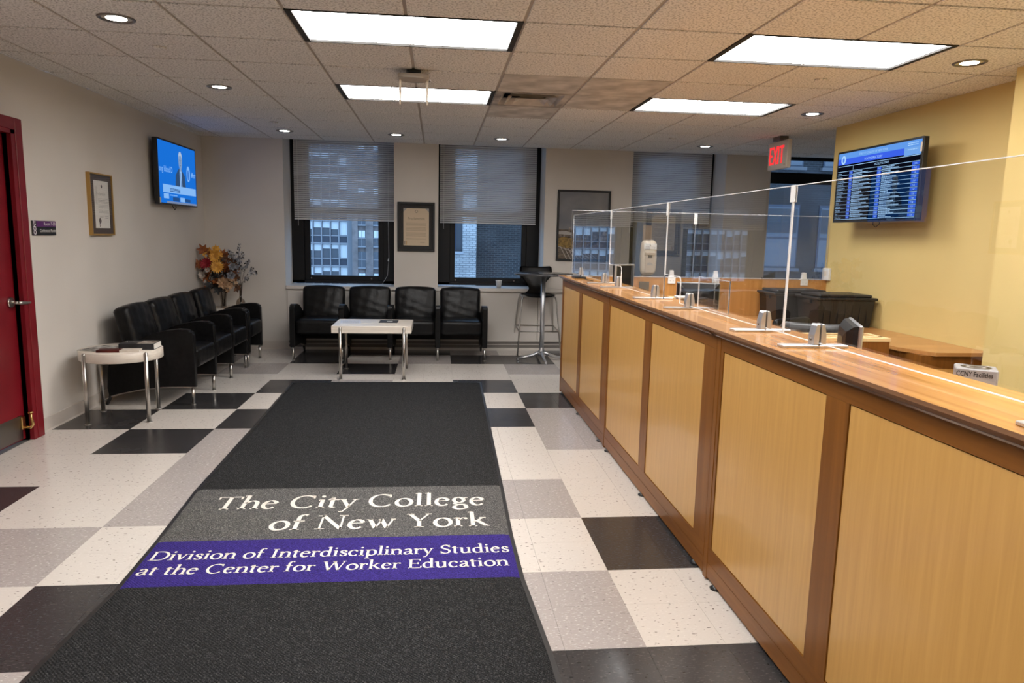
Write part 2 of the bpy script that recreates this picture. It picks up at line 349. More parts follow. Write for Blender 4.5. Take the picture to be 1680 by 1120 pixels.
# old-style serif lettering drawn with a broad nib (stems thick, bars thin)
def arc(cx, cy, rx, ry, a0, a1, n=18):
    return [(cx+rx*math.cos(math.radians(a0+(a1-a0)*i/n)), cy+ry*math.sin(math.radians(a0+(a1-a0)*i/n))) for i in range(n+1)]
XH, CAP, ASC = .43, .66, .72
def _stem(x, y0, y1): return ('s', [(x, y0), (x, y1)])
def _sf(x, y, w=.11): return ('t', [(x-w, y), (x+w, y)])
def _flag(x, y): return ('t', [(x-.10, y-.035), (x, y)])
GL = {
 'T': (.62, [_stem(.31, 0, CAP), ('t', [(.03, CAP-.02), (.59, CAP-.02)]), _sf(.31, .018), ('t', [(.03, CAP-.02), (.045, CAP-.14)]), ('t', [(.59, CAP-.02), (.575, CAP-.14)])]),
 'h': (.52, [_stem(.11, 0, ASC), _flag(.11, ASC), _sf(.11, .018, .10), ('s', [(.13, .30)]+arc(.28, .28, .13, .14, 130, 0, 10)+[(.41, 0)]), _sf(.41, .018, .10)]),
 'e': (.43, [('s', arc(.22, .21, .155, .205, 20, 320)), ('t', [(.075, .25), (.37, .265)])]),
 'C': (.68, [('s', arc(.37, .33, .29, .325, 50, 318)), ('t', [(.575, .50), (.575, .645)]), ('t', [(.575, .645), (.50, .63)])]),
 'i': (.25, [_stem(.125, 0, XH), _flag(.125, XH), _sf(.125, .018, .10), ('d', (.115, .60, .055))]),
 't': (.31, [('s', [(.13, .54), (.13, .10)]+arc(.20, .09, .075, .075, 180, 300, 8)), ('t', [(.02, XH-.02), (.29, XH-.02)]), ('t', [(.02, XH-.02), (.13, .54)])]),
 'y': (.45, [('s', [(.08, XH-.01), (.25, .03)]), ('t', [(.39, XH-.01), (.23, -.02), (.14, -.20), (.05, -.215)]), _sf(.085, XH-.015, .085), _sf(.38, XH-.015, .07)]),
 'o': (.50, [('s', arc(.25, .212, .185, .205, 0, 360, 28))]),
 'l': (.25, [_stem(.125, 0, ASC), _flag(.125, ASC), _sf(.125, .018, .10)]),
 'g': (.46, [('s', arc(.21, .29, .125, .135, 0, 360, 22)), ('t', [(.31, .39), (.44, .42)]), ('s', [(.13, .17), (.10, .10), (.15, .055), (.32, .05), (.385, 0)]+arc(.235, -.085, .155, .105, 40, -250, 22))]),
 'f': (.31, [('s', [(.125, 0), (.125, .55)]+arc(.235, .56, .11, .155, 180, 55, 10)), ('t', [(.02, XH-.02), (.28, XH-.02)]), _sf(.125, .018, .11)]),
 'N': (.74, [('t', [(.13, 0), (.13, CAP)]), ('s', [(.13, CAP), (.61, 0)]), ('t', [(.61, 0), (.61, CAP)]), _sf(.13, .018), _sf(.10, CAP-.018, .09), _sf(.61, CAP-.018)]),
 'w': (.70, [('s', [(.08, XH), (.235, .01)]), ('t', [(.235, .01), (.36, XH-.06)]), ('s', [(.345, XH), (.50, .01)]), ('t', [(.50, .01), (.635, XH)]), _sf(.085, XH-.015, .07), _sf(.335, XH-.015, .05), _sf(.63, XH-.015, .06)]),
 'Y': (.62, [('s', [(.08, CAP), (.31, .30), (.31, 0)]), ('t', [(.54, CAP), (.31, .30)]), _sf(.31, .018), _sf(.095, CAP-.018, .09), _sf(.53, CAP-.018, .08)]),
 'r': (.35, [_stem(.11, 0, XH), _flag(.11, XH), _sf(.11, .018, .10), ('t', [(.13, .30), (.21, .405), (.29, .41)]), ('d', (.30, .385, .045))]),
 'k': (.50, [_stem(.11, 0, ASC), _flag(.11, ASC), _sf(.11, .018, .10), ('t', [(.13, .21), (.38, .41)]), ('s', [(.22, .27), (.43, .01)]), _sf(.36, XH-.018, .08), _sf(.44, .018, .06)]),
 'D': (.74, [_stem(.14, 0, CAP), ('s', [(.14, CAP-.02), (.32, CAP-.02)]+arc(.34, .33, .33, .31, 90, -90, 20)+[(.14, .02)]), _sf(.12, .018, .09), _sf(.12, CAP-.018, .09)]),
 'v': (.44, [('s', [(.08, XH), (.23, .01)]), ('t', [(.23, .01), (.37, XH)]), _sf(.085, XH-.015, .08), _sf(.365, XH-.015, .07)]),
 's': (.36, [('s', [(.30, .33)]+arc(.185, .315, .10, .10, 35, 190, 10)+[(.19, .215)]+arc(.185, .115, .11, .105, 55, -150, 12)), ('t', [(.295, .40), (.30, .30)]), ('t', [(.075, .02), (.07, .13)])]),
 'n': (.52, [_stem(.11, 0, XH), _flag(.11, XH), _sf(.11, .018, .10), ('s', [(.13, .30)]+arc(.28, .28, .13, .14, 130, 0, 10)+[(.41, 0)]), _sf(.41, .018, .10)]),
 'I': (.32, [_stem(.16, 0, CAP), _sf(.16, .018), _sf(.16, CAP-.018)]),
 'd': (.50, [('s', arc(.225, .212, .16, .20, 50, 310, 20)), _stem(.375, 0, ASC), _flag(.375, ASC), ('t', [(.375, .018), (.48, .03)])]),
 'c': (.42, [('s', arc(.23, .212, .165, .205, 45, 318, 20)), ('d', (.345, .345, .045))]),
 'p': (.50, [_stem(.12, -.21, XH), _flag(.12, XH), _sf(.12, -.20, .10), ('s', arc(.27, .212, .165, .205, 140, -140, 20))]),
 'a': (.43, [('s', [(.10, .33)]+arc(.20, .315, .11, .105, 150, 0, 10)+[(.31, .06), (.40, .03)]), ('s', [(.31, .24), (.16, .20)]+arc(.165, .105, .09, .09, 110, 330, 12)+[(.31, .10)])]),
 'S': (.50, [('s', [(.42, .52)]+arc(.255, .49, .15, .155, 30, 200, 12)+[(.26, .335)]+arc(.245, .17, .17, .155, 55, -155, 14)), ('t', [(.41, .65), (.42, .48)]), ('t', [(.08, .01), (.07, .18)])]),
 'u': (.52, [('s', [(.11, XH), (.11, .15)]+arc(.235, .145, .125, .135, 180, 300, 10)+[(.38, .12)]), _flag(.11, XH), _stem(.395, 0, XH), _flag(.395, XH), ('t', [(.395, .018), (.49, .03)])]),
 'E': (.58, [_stem(.14, 0, CAP), ('t', [(.04, CAP-.018), (.50, CAP-.018)]), ('t', [(.14, .345), (.42, .345)]), ('t', [(.04, .018), (.53, .018)]), ('t', [(.50, CAP-.018), (.505, .53)]), ('t', [(.53, .018), (.54, .14)]), ('t', [(.42, .28), (.42, .41)])]),
 'W': (.92, [('s', [(.09, CAP), (.28, .01)]), ('t', [(.28, .01), (.47, CAP)]), ('s', [(.45, CAP), (.64, .01)]), ('t', [(.64, .01), (.84, CAP)]), _sf(.10, CAP-.018, .09), _sf(.46, CAP-.018, .09), _sf(.83, CAP-.018, .08)]),
 ' ': (.24, []),
}
def serif_line(s, x0, x1, y, h, z, bm):
    """letters of cap height h with their baseline at y, fitted between x0 and x1"""
    tot = sum(GL[c][0] for c in s) - .06; kx = (x1-x0)/tot; ky = h/CAP; pen = x0 - .03*kx
    def strip(pts, f):
        if len(pts) < 2: return
        L = []; Rr = []
        for i, p in enumerate(pts):
            a = pts[max(i-1, 0)]; b = pts[min(i+1, len(pts)-1)]
            d = Vector((b[0]-a[0], b[1]-a[1])); d = d.normalized() if d.length else Vector((1, 0))
            w = f(d)/2; n = Vector((-d.y, d.x))*w
            L.append((p[0]+n.x, p[1]+n.y)); Rr.append((p[0]-n.x, p[1]-n.y))
        V = lambda q: bm.verts.new((pen+q[0]*kx, y+q[1]*ky, z))
        lv = [V(q) for q in L]; rv = [V(q) for q in Rr]
        for i in range(len(pts)-1): bm.faces.new((rv[i], rv[i+1], lv[i+1], lv[i]))
    th = lambda d: .038 + .066*abs(d.y*.97 - d.x*.22)**1.2
    tn = lambda d: .036 + .012*abs(d.y)
    for c in s:
        adv, st = GL[c]
        for k, g in st:
            if k == 's': strip(g, th)
            elif k == 't': strip(g, tn)
            else:
                q = [bm.verts.new((pen+(g[0]+g[2]*math.cos(a))*kx, y+(g[1]+g[2]*math.sin(a))*ky, z)) for a in [2*PI*i/10 for i in range(10)]]
                bm.faces.new(q)
        pen += adv*kx

ZC = 2.587; XL = -2.83; YF = 9.15; XR = 3.83; YB = -3.6; XE = 6.4; TS = .3048
# ------------------------------------------------------------------ walls
struct('wall_left', MB().box(XL-.15, XL, 5.16, YF+.6, 0, ZC).box(XL-.15, XL, YB, 4.17, 0, ZC).box(XL-.15, XL, 4.17, 5.16, 2.11, ZC), 'wall')
openings = [(-1.88, -.54), (.01, 1.36), (2.49, 3.73), (4.34, 5.80)]
w = MB(); xs = [XL] + [v for o in openings for v in o] + [XE]
for i in range(0, len(xs), 2): w.box(xs[i], xs[i+1], YF, YF+.62, 0 if i == 0 else .0, 2.75)
for a, b in openings: w.box(a, b, YF, YF+.62, 0, .765); w.box(a, b, YF, YF+.62, 2.75, 2.9)
struct('wall_front', w, 'wall')
struct('wall_right', MB().box(XR, XE, 4.27, 6.75, 0, ZC).box(3.57, XE, YB, 4.27, 0, ZC), 'yellow')
struct('wall_back', MB().box(XL-.15, XE, YB-.15, YB, 0, ZC), 'wall')
struct('wall_right_far', MB().box(XE, XE+.15, 6.75, YF+.62, 0, ZC+.3), 'wall')
# cove base
b = MB()
for y0, y1 in ((5.285, YF), (YB, 4.05)):
    b.prism([(XL, 0), (XL+.012, 0), (XL+.005, .012), (XL+.004, .10), (XL, .104)], 'y', y0, y1)
struct('baseboard_left', b, 'cove')
b = MB(); b.prism([(YF, 0), (YF-.012, 0), (YF-.005, .012), (YF-.004, .10), (YF, .104)], 'x', XL, -1.88)
struct('baseboard_front', b, 'cove')
# heater cover below the windows and the sill ledge
s_ = thing('trim_1', '', ''); del s_['category']; del s_['label']; s_['kind'] = 'structure'; s_.location = (0, YF, 0)
for i, (a, c) in enumerate([(-1.86, -.26), (-.255, 1.30), (1.31, 2.4), (2.405, 3.72), (4.34, 5.8)]):
    MB().box(a, c, -.022, -.001, .135, .745, bev=.002).build('cover_panel', 'wall', s_)
MB().box(-1.86, 5.8, -.005, -.001, .035, .122).build('grille_recess', 'grille', s_)
MB().box(-1.86, 5.8, -.014, -.001, .075, .082).build('grille_bar', 'trim_white', s_)
MB().box(-1.86, 5.8, -.03, -.001, .122, .137).build('lower_lip', 'trim_white', s_)
MB().box(-1.86, 5.8, -.016, -.001, .001, .035).build('toe_strip', 'trim_white', s_)
struct('trim_2', MB().box(-1.875, 5.8, YF-.04, YF-.001, .768, .812, bev=.004), 'trim_white')
for i, (a, c) in enumerate(openings):
    struct('trim_%d' % (3+i), MB().box(a+.001, c-.001, YF-.001, YF+.42, .7655, .812), 'trim_white')

# ------------------------------------------------------------------ floor of vinyl tiles
FX, FY = .7776, 2.3656
D, G, W_ = 'vct_dark', 'vct_grey', 'vct_white'
# colour of each 2x2-tile block, columns keyed by their left tile index
COLS = {
 0:  {-2: D, 0: W_, 2: D, 4: W_, 6: W_, 8: G, 10: G, 12: D, 14: W_, 16: W_, 17: G, 19: D, 21: W_},
 -2: {-4: W_, -2: D, 0: G, 2: W_, 4: G, 6: W_, 8: W_, 10: D, 12: W_, 14: D, 16: W_, 17: W_, 19: D, 21: G},
 -4: {16: W_, 17: W_, 19: G, 21: D}, -6: {16: W_, 17: D, 19: W_, 21: D},
 -8: {-2: G, 0: D, 2: W_, 4: G, 6: G, 8: G, 10: D, 12: W_, 14: D, 16: W_, 17: W_, 19: D, 21: D},
 -10: {-2: D, 0: W_, 2: G, 4: W_, 6: W_, 8: D, 10: W_, 12: D, 14: W_, 16: W_, 17: G, 19: W_, 21: W_},
 -12: {0: G, 2: W_, 4: D, 6: W_, 8: W_, 10: D, 12: W_, 14: W_, 16: W_, 17: W_, 19: G, 21: W_},
 2: {12: W_, 14: W_, 16: G, 17: W_, 19: W_, 21: D}}
def tile_mat(i, j):
    ci = (i//2)*2
    jj = (j//2)*2 if j < 16 else (16 if j == 16 else ((j-17)//2)*2+17)
    if ci in COLS and jj in COLS[ci]: return COLS[ci][jj]
    return (W_, G, D, W_)[(ci//2*7 + jj*3) % 4]
fl = struct('floor', MB().box(XL-.15, XE, YB-.15, YF+.62, -.1, -.004), 'grout')
tmesh = {}
hid = {}
def add_tile(bm_or_none, x0, x1, y0, y1, m, name='floor_tile'):
    g = .0005
    return MB().box(x0+g, x1-g, y0+g, y1-g, -.004, 0)
for i in range(-12, 19):
    for j in range(-20, 23):
        x0, x1, y0, y1 = FX+i*TS, FX+(i+1)*TS, FY+j*TS, FY+(j+1)*TS
        x0 = max(x0, XL); x1 = min(x1, XE); y1 = min(y1, YF); y0 = max(y0, YB)
        if x1-x0 < .01 or y1-y0 < .01: continue
        m = tile_mat(i, j)
        seen = j >= -3 and x0 < 1.25 or (j > 14 and x0 < 1.6)
        if seen and -7 <= i <= -3 and j <= 14: seen = False           # wholly under the mat
        if seen and (i < -10 and j < 0): seen = False
        if seen and i < -7 and j < -3: seen = False
        if seen:
            full = abs(x1-x0-TS) < 1e-4 and abs(y1-y0-TS) < 1e-4
            if full:
                if m not in tmesh: tmesh[m] = MB().box(.0005, TS-.0005, .0005, TS-.0005, -.004, 0).mesh('floor_tile', m)
                link('tile', tmesh[m], fl, loc=(x0, y0, 0))
            else: MB().box(x0+.0005, x1-.0005, y0+.0005, y1-.0005, -.004, 0).build('tile', m, fl)
        else:
            hid.setdefault(m, MB()).box(x0+.0005, x1-.0005, y0+.0005, y1-.0005, -.004, 0)
for m, mb in hid.items(): mb.build('hidden_tiles', m, fl, kind='stuff')
n_floor = len([o for o in bpy.data.objects if o.parent == fl])

# ------------------------------------------------------------------ ceiling
CX, CY, CT = -.7769, 3.8803, .6096
cl = struct('ceiling', MB().box(XL-.15, XE, YB-.15, YF+.012, ZC+.16, ZC+.24), 'slab')
LIGHTS = [(a, c) for a in (0, 4) for c in (-6, -3, 0, 3)]       # left cell index, row index; negative rows: unseen panels added for their light
taken = {(a+k, c) for a, c in LIGHTS for k in (0, 1)} | {(2, 3)}
dirty = {(2, 2), (2, 4), (3, 3), (3, 2)}
gp = .009; gy = .012; cmesh = MB().box(gp, CT-gp, gy, CT-gy, 0, .018, bev=.003).mesh('ceiling_tile', 'tile')
cm2 = MB().box(gp, CT-gp, gp, CT-gp, 0, .016, bev=.003).mesh('ceiling_tile', 'tile_dirty')
rest = MB()
for i in range(-4, 12):
    for j in range(-13, 9):
        if (i, j) in taken: continue
        x0, y0 = CX+i*CT, CY+j*CT; x1, y1 = x0+CT, y0+CT
        if x0 >= XL and x1 <= XE and y1 <= YF and y0 >= 2.6:
            link('ceiling_tile', cm2 if (i, j) in dirty else cmesh, cl, loc=(x0, y0, ZC)); continue
        x0 = max(x0, XL-.008); x1 = min(x1, XE); y0 = max(y0, YB); y1 = min(y1, YF+.008)
        if x1-x0 < .02 or y1-y0 < .02: continue
        if y0 > 2.6: MB().box(x0+gp, x1-gp, y0+gp, y1-gp, ZC, ZC+.016).build('ceiling_tile', 'tile', cl)
        else: rest.box(x0+gp, x1-gp, y0+gp, y1-gp, ZC, ZC+.016)
rest.build('ceiling_tiles_behind', 'tile', cl, kind='stuff')
for i in range(-3, 12):
    x = CX+i*CT
    segs = [(YB, YF)]
    if i in (1, 5):                                            # the light panels interrupt these runners
        segs = []; y = YB
        for c in (-6, -3, 0, 3): segs.append((y, CY+c*CT)); y = CY+(c+1)*CT
        segs.append((y, YF))
    for y0, y1 in segs: MB().box(x-.012, x+.012, y0, y1, ZC+.006, ZC+.03).build('grid_runner', 'tee', cl)
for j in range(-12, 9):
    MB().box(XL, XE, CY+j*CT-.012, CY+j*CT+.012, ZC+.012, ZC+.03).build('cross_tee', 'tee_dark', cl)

LBL = {(0, 0): 'ceiling light panel nearest the camera, left of the two columns', (0, 3): 'far left ceiling light panel behind the access point',
       (4, 0): 'near right ceiling light panel above the counter', (4, 3): 'far right ceiling light panel above the clear screens',
       (0, -3): 'unseen left ceiling light panel added above the view', (4, -3): 'unseen right ceiling light panel added above the view',
       (0, -6): 'unseen left ceiling light panel added above the camera', (4, -6): 'unseen right ceiling light panel added above the camera'}
for a, c in LIGHTS:
    x0, y0 = CX+a*CT, CY+c*CT
    t = thing('ceiling_light', LBL[(a, c)], 'ceiling light', (x0, y0, ZC), group='recessed light panels in the ceiling')
    wd, dp = 2*CT, CT
    f = MB()
    for (p, q, r, s) in ((.001, wd-.001, .001, .012), (.001, wd-.001, dp-.012, dp-.001), (.001, .034, .012, dp-.012), (wd-.034, wd-.001, .012, dp-.012)):
        f.box(p, q, r, s, -.001, .075)
    f.build('housing', 'dark_gap', t)
    MB().box(.022, wd-.022, .022, dp-.022, .070, .078).build('back_plate', 'dark_gap', t)
    MB().box(.034, wd-.034, .012, dp-.012, .012, .016).build('diffuser', 'panel_glow', t)
    lv = MB()
    for k in range(1, 6): lv.box(.034+(wd-.068)*k/6-.0012, .034+(wd-.068)*k/6+.0012, .012, dp-.012, .006, .0115)
    for k in range(1, 3): lv.box(.034, wd-.034, .012+(dp-.024)*k/3-.0006, .012+(dp-.024)*k/3+.0006, .008, .0115)
    lv.build('louver', 'tee', t)
DL = [(-1.707, 4.20, 'round downlight in the near left corner of the ceiling'), (-1.701, 6.0, 'round downlight on the left between red door and wall television'),
      (-1.701, 8.42, 'round downlight above the corner flowers'), (-.471, 8.41, 'round downlight above the proclamation'),
      (.731, 8.446, 'round downlight in front of the second window'), (3.16, 8.435, 'round downlight in front of the third window'),
      (3.225, 6.09, 'round downlight beyond the directory screen'), (3.206, 4.214, 'round downlight near the yellow corner')]
for x, y, lb in DL:
    t = thing('downlight', lb, 'downlight', (x, y, ZC-.0005), group='round downlights')
    MB().lathe([(.076, -.0015), (.080, -.006), (.092, -.005), (.095, 0), (.076, .0002)], n=28).build('trim_ring', 'steel_dark', t)
    MB().lathe([(.076, -.0008), (.050, -.0016)], n=28).build('reflector', 'spot_rim', t)
    MB().lathe([(0, -.0018), (.052, -.0018)], n=24).build('lamp', 'spot_glow', t)
for x, y, lb in ((-1.707, 4.794, 'flat white sprinkler cover near the left wall'), (2.589, 4.813, 'flat sprinkler cover below the near right light panel'),
                 (-1.68, 7.775, 'flat sprinkler cover near the far left downlight'), (2.573, 7.88, 'flat sprinkler cover in front of the third window')):
    o = MB().lathe([(0, -.012), (.038, -.012), (.042, -.008), (.042, 0), (0, 0)], c=(x, y, ZC-.0006), n=20).build('sprinkler_cover', 'tile')
    tag(o, lb, 'sprinkler', 'sprinkler covers in the ceiling')
# supply vent
t = thing('ceiling_vent', 'dusty four-way metal air vent beside the far left light panel', 'vent', (CX+2.5*CT, CY+3.5*CT, ZC))
h = CT/2-.008
v = MB()
for (p, q, r, s) in ((-h, h, -h, -h+.05), (-h, h, h-.05, h), (-h, -h+.05, -h+.05, h-.05), (h-.05, h, -h+.05, h-.05)): v.box(p, q, r, s, .001, .008)
v.build('vent_frame', noisy('grimy_vent', (.16, .14, .12), (.56, .50, .44), nscale=5, detail=7, rough=.6), t)
for k, (ro, ri, z0, z1) in enumerate(((h-.05, h-.09, .002, .05), (h-.10, h-.155, -.008, .040), (h-.165, .05, -.012, .030))):
    v = MB()
    for sg in range(4):
        m = Matrix.Rotation(sg*PI/2, 4, 'Z')
        q = [m @ Vector(p) for p in ((-ro, -ro, z0), (ro, -ro, z0), (ri, -ri, z1), (-ri, -ri, z1))]
        v.poly(q)
    v.build('vane_ring', noisy('vane_metal', (.40, .36, .32), (.66, .60, .54), nscale=6, rough=.5), t)
MB().box(-.055, .055, -.055, .055, .028, .032).build('centre_plate', 'tee', t)
MB().box(-h+.01, h-.01, -h+.01, h-.01, .09, .095).build('duct', 'dark_gap', t)
# wireless access point
t = thing('access_point', 'tan wireless access point on the ceiling with two hanging antennas', 'router', (-.168, 5.12, ZC))
MB().cyl((0, 0, -.028), (0, 0, .005), .05, n=16).build('mount', 'black', t)
MB().cushion((0, 0, -.046), (.105, .085, .018), r=.017, n=6).build('housing', 'tee', t)
MB().tube([(.115*math.cos(a), .095*math.sin(a), -.060) for a in [2*PI*k/24 for k in range(25)]], .0025, n=6).build('wire_ring', 'steel', t)
for sx in (-.092, .092):
    MB().tube([(sx, 0, -.05), (sx, 0, -.075), (sx*.99, 0, -.14), (sx*.99, 0, -.225)], [.007, .009, .008, .006], n=8).build('antenna', 'cream', t)
# exit sign hanging flush below the ceiling
t = thing('exit_sign', 'grey exit sign with red letters hanging from the ceiling', 'sign', (3.62, 7.46, 2.395))
MB().box(-.025, .025, -.215, .215, -.145, .145, bev=.006).build('housing', 'sign_grey', t)
MB().box(-.05, .05, -.08, .08, .1455, .1915, bev=.004).build('canopy', 'steel_dark', t)
lt = MB()
def bar(bm, p0, p1, wd):
    d = Vector((p1[0]-p0[0], p1[1]-p0[1])).normalized(); n = Vector((-d.y, d.x))*wd/2
    q = [(p0[0]+n.x, p0[1]+n.y), (p1[0]+n.x, p1[1]+n.y), (p1[0]-n.x, p1[1]-n.y), (p0[0]-n.x, p0[1]-n.y)]
    bm.prism([(-a, b) for a, b in q], 'x', -.0285, -.0255)   # read from -x: right is -y
Hh = .092
for segs in ([((-.165, -Hh), (-.165, Hh)), ((-.165, Hh-.012), (-.10, Hh-.012)), ((-.165, 0), (-.11, 0)), ((-.165, -Hh+.012), (-.10, -Hh+.012))],
             [((-.085, Hh), (-.005, -Hh)), ((-.005, Hh), (-.085, -Hh))], [((.025, -Hh), (.025, Hh))], [((.055, Hh-.012), (.145, Hh-.012)), ((.10, Hh), (.10, -Hh))]):
    for p0, p1 in segs: bar(lt, p0, p1, .026)
lt.build('letters', 'exit_red', t)
MB().lathe([(0, -.006), (.009, -.004), (.010, 0)], c=(-.026, -.175, -.105), n=10).build('test_button', 'brass', t)

# ------------------------------------------------------------------ windows
def window(n, a, b, zb, transom=False):
    y0 = YF+.44
    root = bpy.data.objects.new('window_%d' % n, None); col.objects.link(root); root['kind'] = 'structure'; root.location = (0, y0, 0)
    L, R_, B = a+.03, b-.005, .815
    gl0, gl1, gz0, gz1 = a+.225, b-.235, .915, 1.72
    if transom: gl0, gl1, gz0, gz1 = a+.06, b-.06, .90, 2.28
    f = MB().box(a, gl0-.07 if not transom else gl0-.02, 0, .10, B, 2.75).box(gl1+.07 if not transom else gl1+.02, b, 0, .10, B, 2.75).box(a, b, 0, .10, 2.68, 2.75).box(a, b, 0, .10, B, B+.035)
    f.build('outer_frame', 'black_frame', root)
    s = MB().box(gl0-.07, gl0, .03, .09, B+.035, 2.68, bev=.004).box(gl1, gl1+.07, .03, .09, B+.035, 2.68, bev=.004) if not transom else MB().box(gl0-.02, gl0, .03, .09, B+.035, 2.68).box(gl1, gl1+.02, .03, .09, B+.035, 2.68)
    s.box(gl0, gl1, .03, .09, B+.035, gz0).box(gl0, gl1, .03, .09, gz1, gz1+(.15 if transom else .07)).box(gl0, gl1, .03, .09, 2.60, 2.68)
    s.build('sash', 'black_frame', root)
    MB().box(gl0, gl1, .055, .061, gz0, gz1).build('pane', 'glass', root)
    MB().box(gl0, gl1, .055, .061, gz1+(.15 if transom else .07), 2.60).build('pane', 'glass', root)
    if not transom:
        for x in (gl0+.01, gl1-.09): MB().cyl((x, .03, B+.065), (x, .018, B+.065), .010, n=10).build('latch', 'steel_dark', root)
for n, (a, b) in enumerate(openings): window(n+1, a, b, .8, n == 3)
# venetian blinds
def blind(x0, x1, zb, lab):
    yb = YF+.395
    t = thing('venetian_blind', lab, 'blind', (0, yb, 0), group='half-lowered venetian blinds')
    MB().box(x0, x1, -.018, .018, 2.69, 2.735).build('head_rail', 'slat', t)
    MB().box(x0, x1, -.012, .012, zb-.012, zb+.006, bev=.003).build('bottom_rail', 'slat', t)
    me = MB().box(x0, x1, -.0125, .0125, -.0004, .0004).xf(Matrix.Rotation(math.radians(-53), 4, 'X')).mesh('slat', 'slat')
    z = zb+.024
    while z < 2.685:
        link('slat', me, t, loc=(0, 0, z)); z += .0255
    for k, x in enumerate((x0+.16, (x0+x1)/2, x1-.16)):
        c = MB()
        for dy in (-.013, .013): c.cyl((x, dy, zb), (x, dy, 2.69), .0007, n=4)
        c.build('ladder_cord', 'slat', t)
    MB().cyl((x0+.05, -.02, zb-.09), (x0+.05, -.02, 2.69), .0025, n=6).build('tilt_wand', 'white', t)
    return t
b1 = blind(-1.83, -.545, 1.645, 'half-lowered grey blind in the first window from the left')
MB().tube([(-.64, -.02, 2.69), (-.635, -.022, 1.4), (-.63, -.03, 1.15), (-.65, -.04, .93), (-.71, -.05, .83)], .0018, n=5).build('pull_cord', 'white', b1)
MB().cyl((-.632, -.03, 1.16), (-.640, -.034, 1.12), .004, .008, n=8).build('cord_tassel', 'white', b1)
blind(.03, 1.30, 1.645, 'half-lowered grey blind in the second window, between proclamation and skyline picture')
blind(2.51, 3.69, 1.715, 'half-lowered grey blind in the third window, behind the clear screens')

# ------------------------------------------------------------------ door on the left
dr = bpy.data.objects.new('door_1', None); col.objects.link(dr); dr['kind'] = 'structure'; dr.location = (XL, 4.665, 0)
fr = MB()
for sg in (-1, 1):
    y0, y1 = (.495, .62) if sg > 0 else (-.62, -.495)
    fr.box(-.15, .028, min(y0, y1)+(.0 if sg > 0 else .045), max(y0, y1)-(.045 if sg > 0 else 0), 0, 2.11)
    fr.box(0.0005, .034, (.54 if sg > 0 else -.62), (.62 if sg > 0 else -.54), 0, 2.19, bev=.003)
fr.box(-.15, .028, -.575, .575, 2.085, 2.11).box(.0005, .034, -.54, .54, 2.11, 2.19, bev=.003)
fr.build('door_frame', 'red', dr)
st = MB(); st.box(-.15, -.075, .455, .494, 0, 2.084).box(-.15, -.075, -.494, -.455, 0, 2.084).box(-.15, -.075, -.455, .455, 2.045, 2.084); st.build('door_stop', 'red', dr)
MB().box(-.072, -.028, -.4935, .4935, .012, 2.083, bev=.001).build('door_leaf', 'red', dr)
kp = MB().box(-.0275, -.0255, -.46, .46, .02, .185); kp.build('kick_plate', 'steel_dark', dr)
h_ = MB().cyl((-.0275, .43, .97), (-.012, .43, .97), .034, n=20).cyl((-.012, .43, .97), (.030, .43, .97), .011, n=12)
h_.tube([(.030, .425, .97), (.038, .44, .968), (.040, .50, .963), (.038, .55, .960)], [.011, .012, .010, .008], n=10); h_.build('door_handle', 'steel', dr)
hh = MB().box(-.0255, -.012, .435, .478, .085, .175, bev=.003).tube([(-.012, .456, .10), (.03, .458, .098), (.045, .462, .12), (.032, .466, .165), (.03, .468, .20)], [.008, .010, .010, .008, .006], n=8)
hh.cyl((.03, .468, .20), (.03, .468, .208), .018, n=12); hh.build('door_holder', 'brass', dr)

# room sign
t = thing('room_sign', 'small black and purple sign reading CCNY Conference Room on the left wall', 'sign', (XL+.0005, 5.525, 1.468))
MB().box(0, .010, -.155, .155, -.052, .052, bev=.002).build('plate', 'black', t)
MB().box(.0102, .0108, -.105, .152, .010, .050).build('purple_band', plain('sign_purple', (.10, .02, .13), .4), t)
MB().box(.0102, .0108, -.152, -.108, -.050, .050).build('side_band', plain('sign_side', (.035, .012, .045), .4), t)
lt = MB()
text_bm(lt.bm, 'Room 7-30', .034, (.0112, .145, .019), (0, 1, 0), (0, 0, 1), 'RIGHT')
text_bm(lt.bm, 'Conference Room', .031, (.0112, .148, -.028), (0, 1, 0), (0, 0, 1), 'RIGHT', sx=.92)
text_bm(lt.bm, 'CCNY', .045, (.0112, -.115, -.047), (0, 0, 1), (0, -1, 0), 'LEFT', sx=.80, bold=.001)
lt.build('lettering', 'white', t)

# ------------------------------------------------------------------ framed certificates and picture
def doc_lines(mb, fn, x0, x1, rows, h=.0035, seed=3):
    rnd = random.Random(seed)
    for z in rows:
        x = x0
        while x < x1:
            w = rnd.uniform(.008, .024); w = min(w, x1-x)
            fn(mb, x, x+w, z, z+h); x += w+.004
t = thing('framed_certificate', 'gold-edged frame with brown mat and white proclamation on the left wall', 'certificate', (XL+.0005, 6.415, 1.67))
fr = MB()
for (p, q, r, s) in ((-.205, .205, -.255, -.243), (-.205, .205, .243, .255), (-.205, -.193, -.243, .243), (.193, .205, -.243, .243)): fr.box(0, .030, p, q, r, s)
fr.build('frame', plain('gold_frame', (.42, .25, .07), .4, metal=.3), t)
MB().box(.002, .020, -.192, .192, -.242, .242).build('mount_board', plain('brown_mat', (.085, .058, .040), .6), t)
MB().box(.0202, .0212, -.125, .135, -.195, .195).build('paper_sheet', 'paper', t)
lt = MB(); B_ = lambda mb, a, b, c, d: mb.box(.0213, .0216, a, b, c, d)
text_bm(lt.bm, 'Proclamation', .040, (.0215, -.085, .075), (0, 1, 0), (0, 0, 1), sx=.75)
for x in (-.105, -.090, -.078): B_(lt, x, x+.003, .0, .15)
doc_lines(lt, B_, -.06, .12, [.045, .034, .023, .012, -.006, -.017, -.028, -.046, -.057, -.068], seed=1)
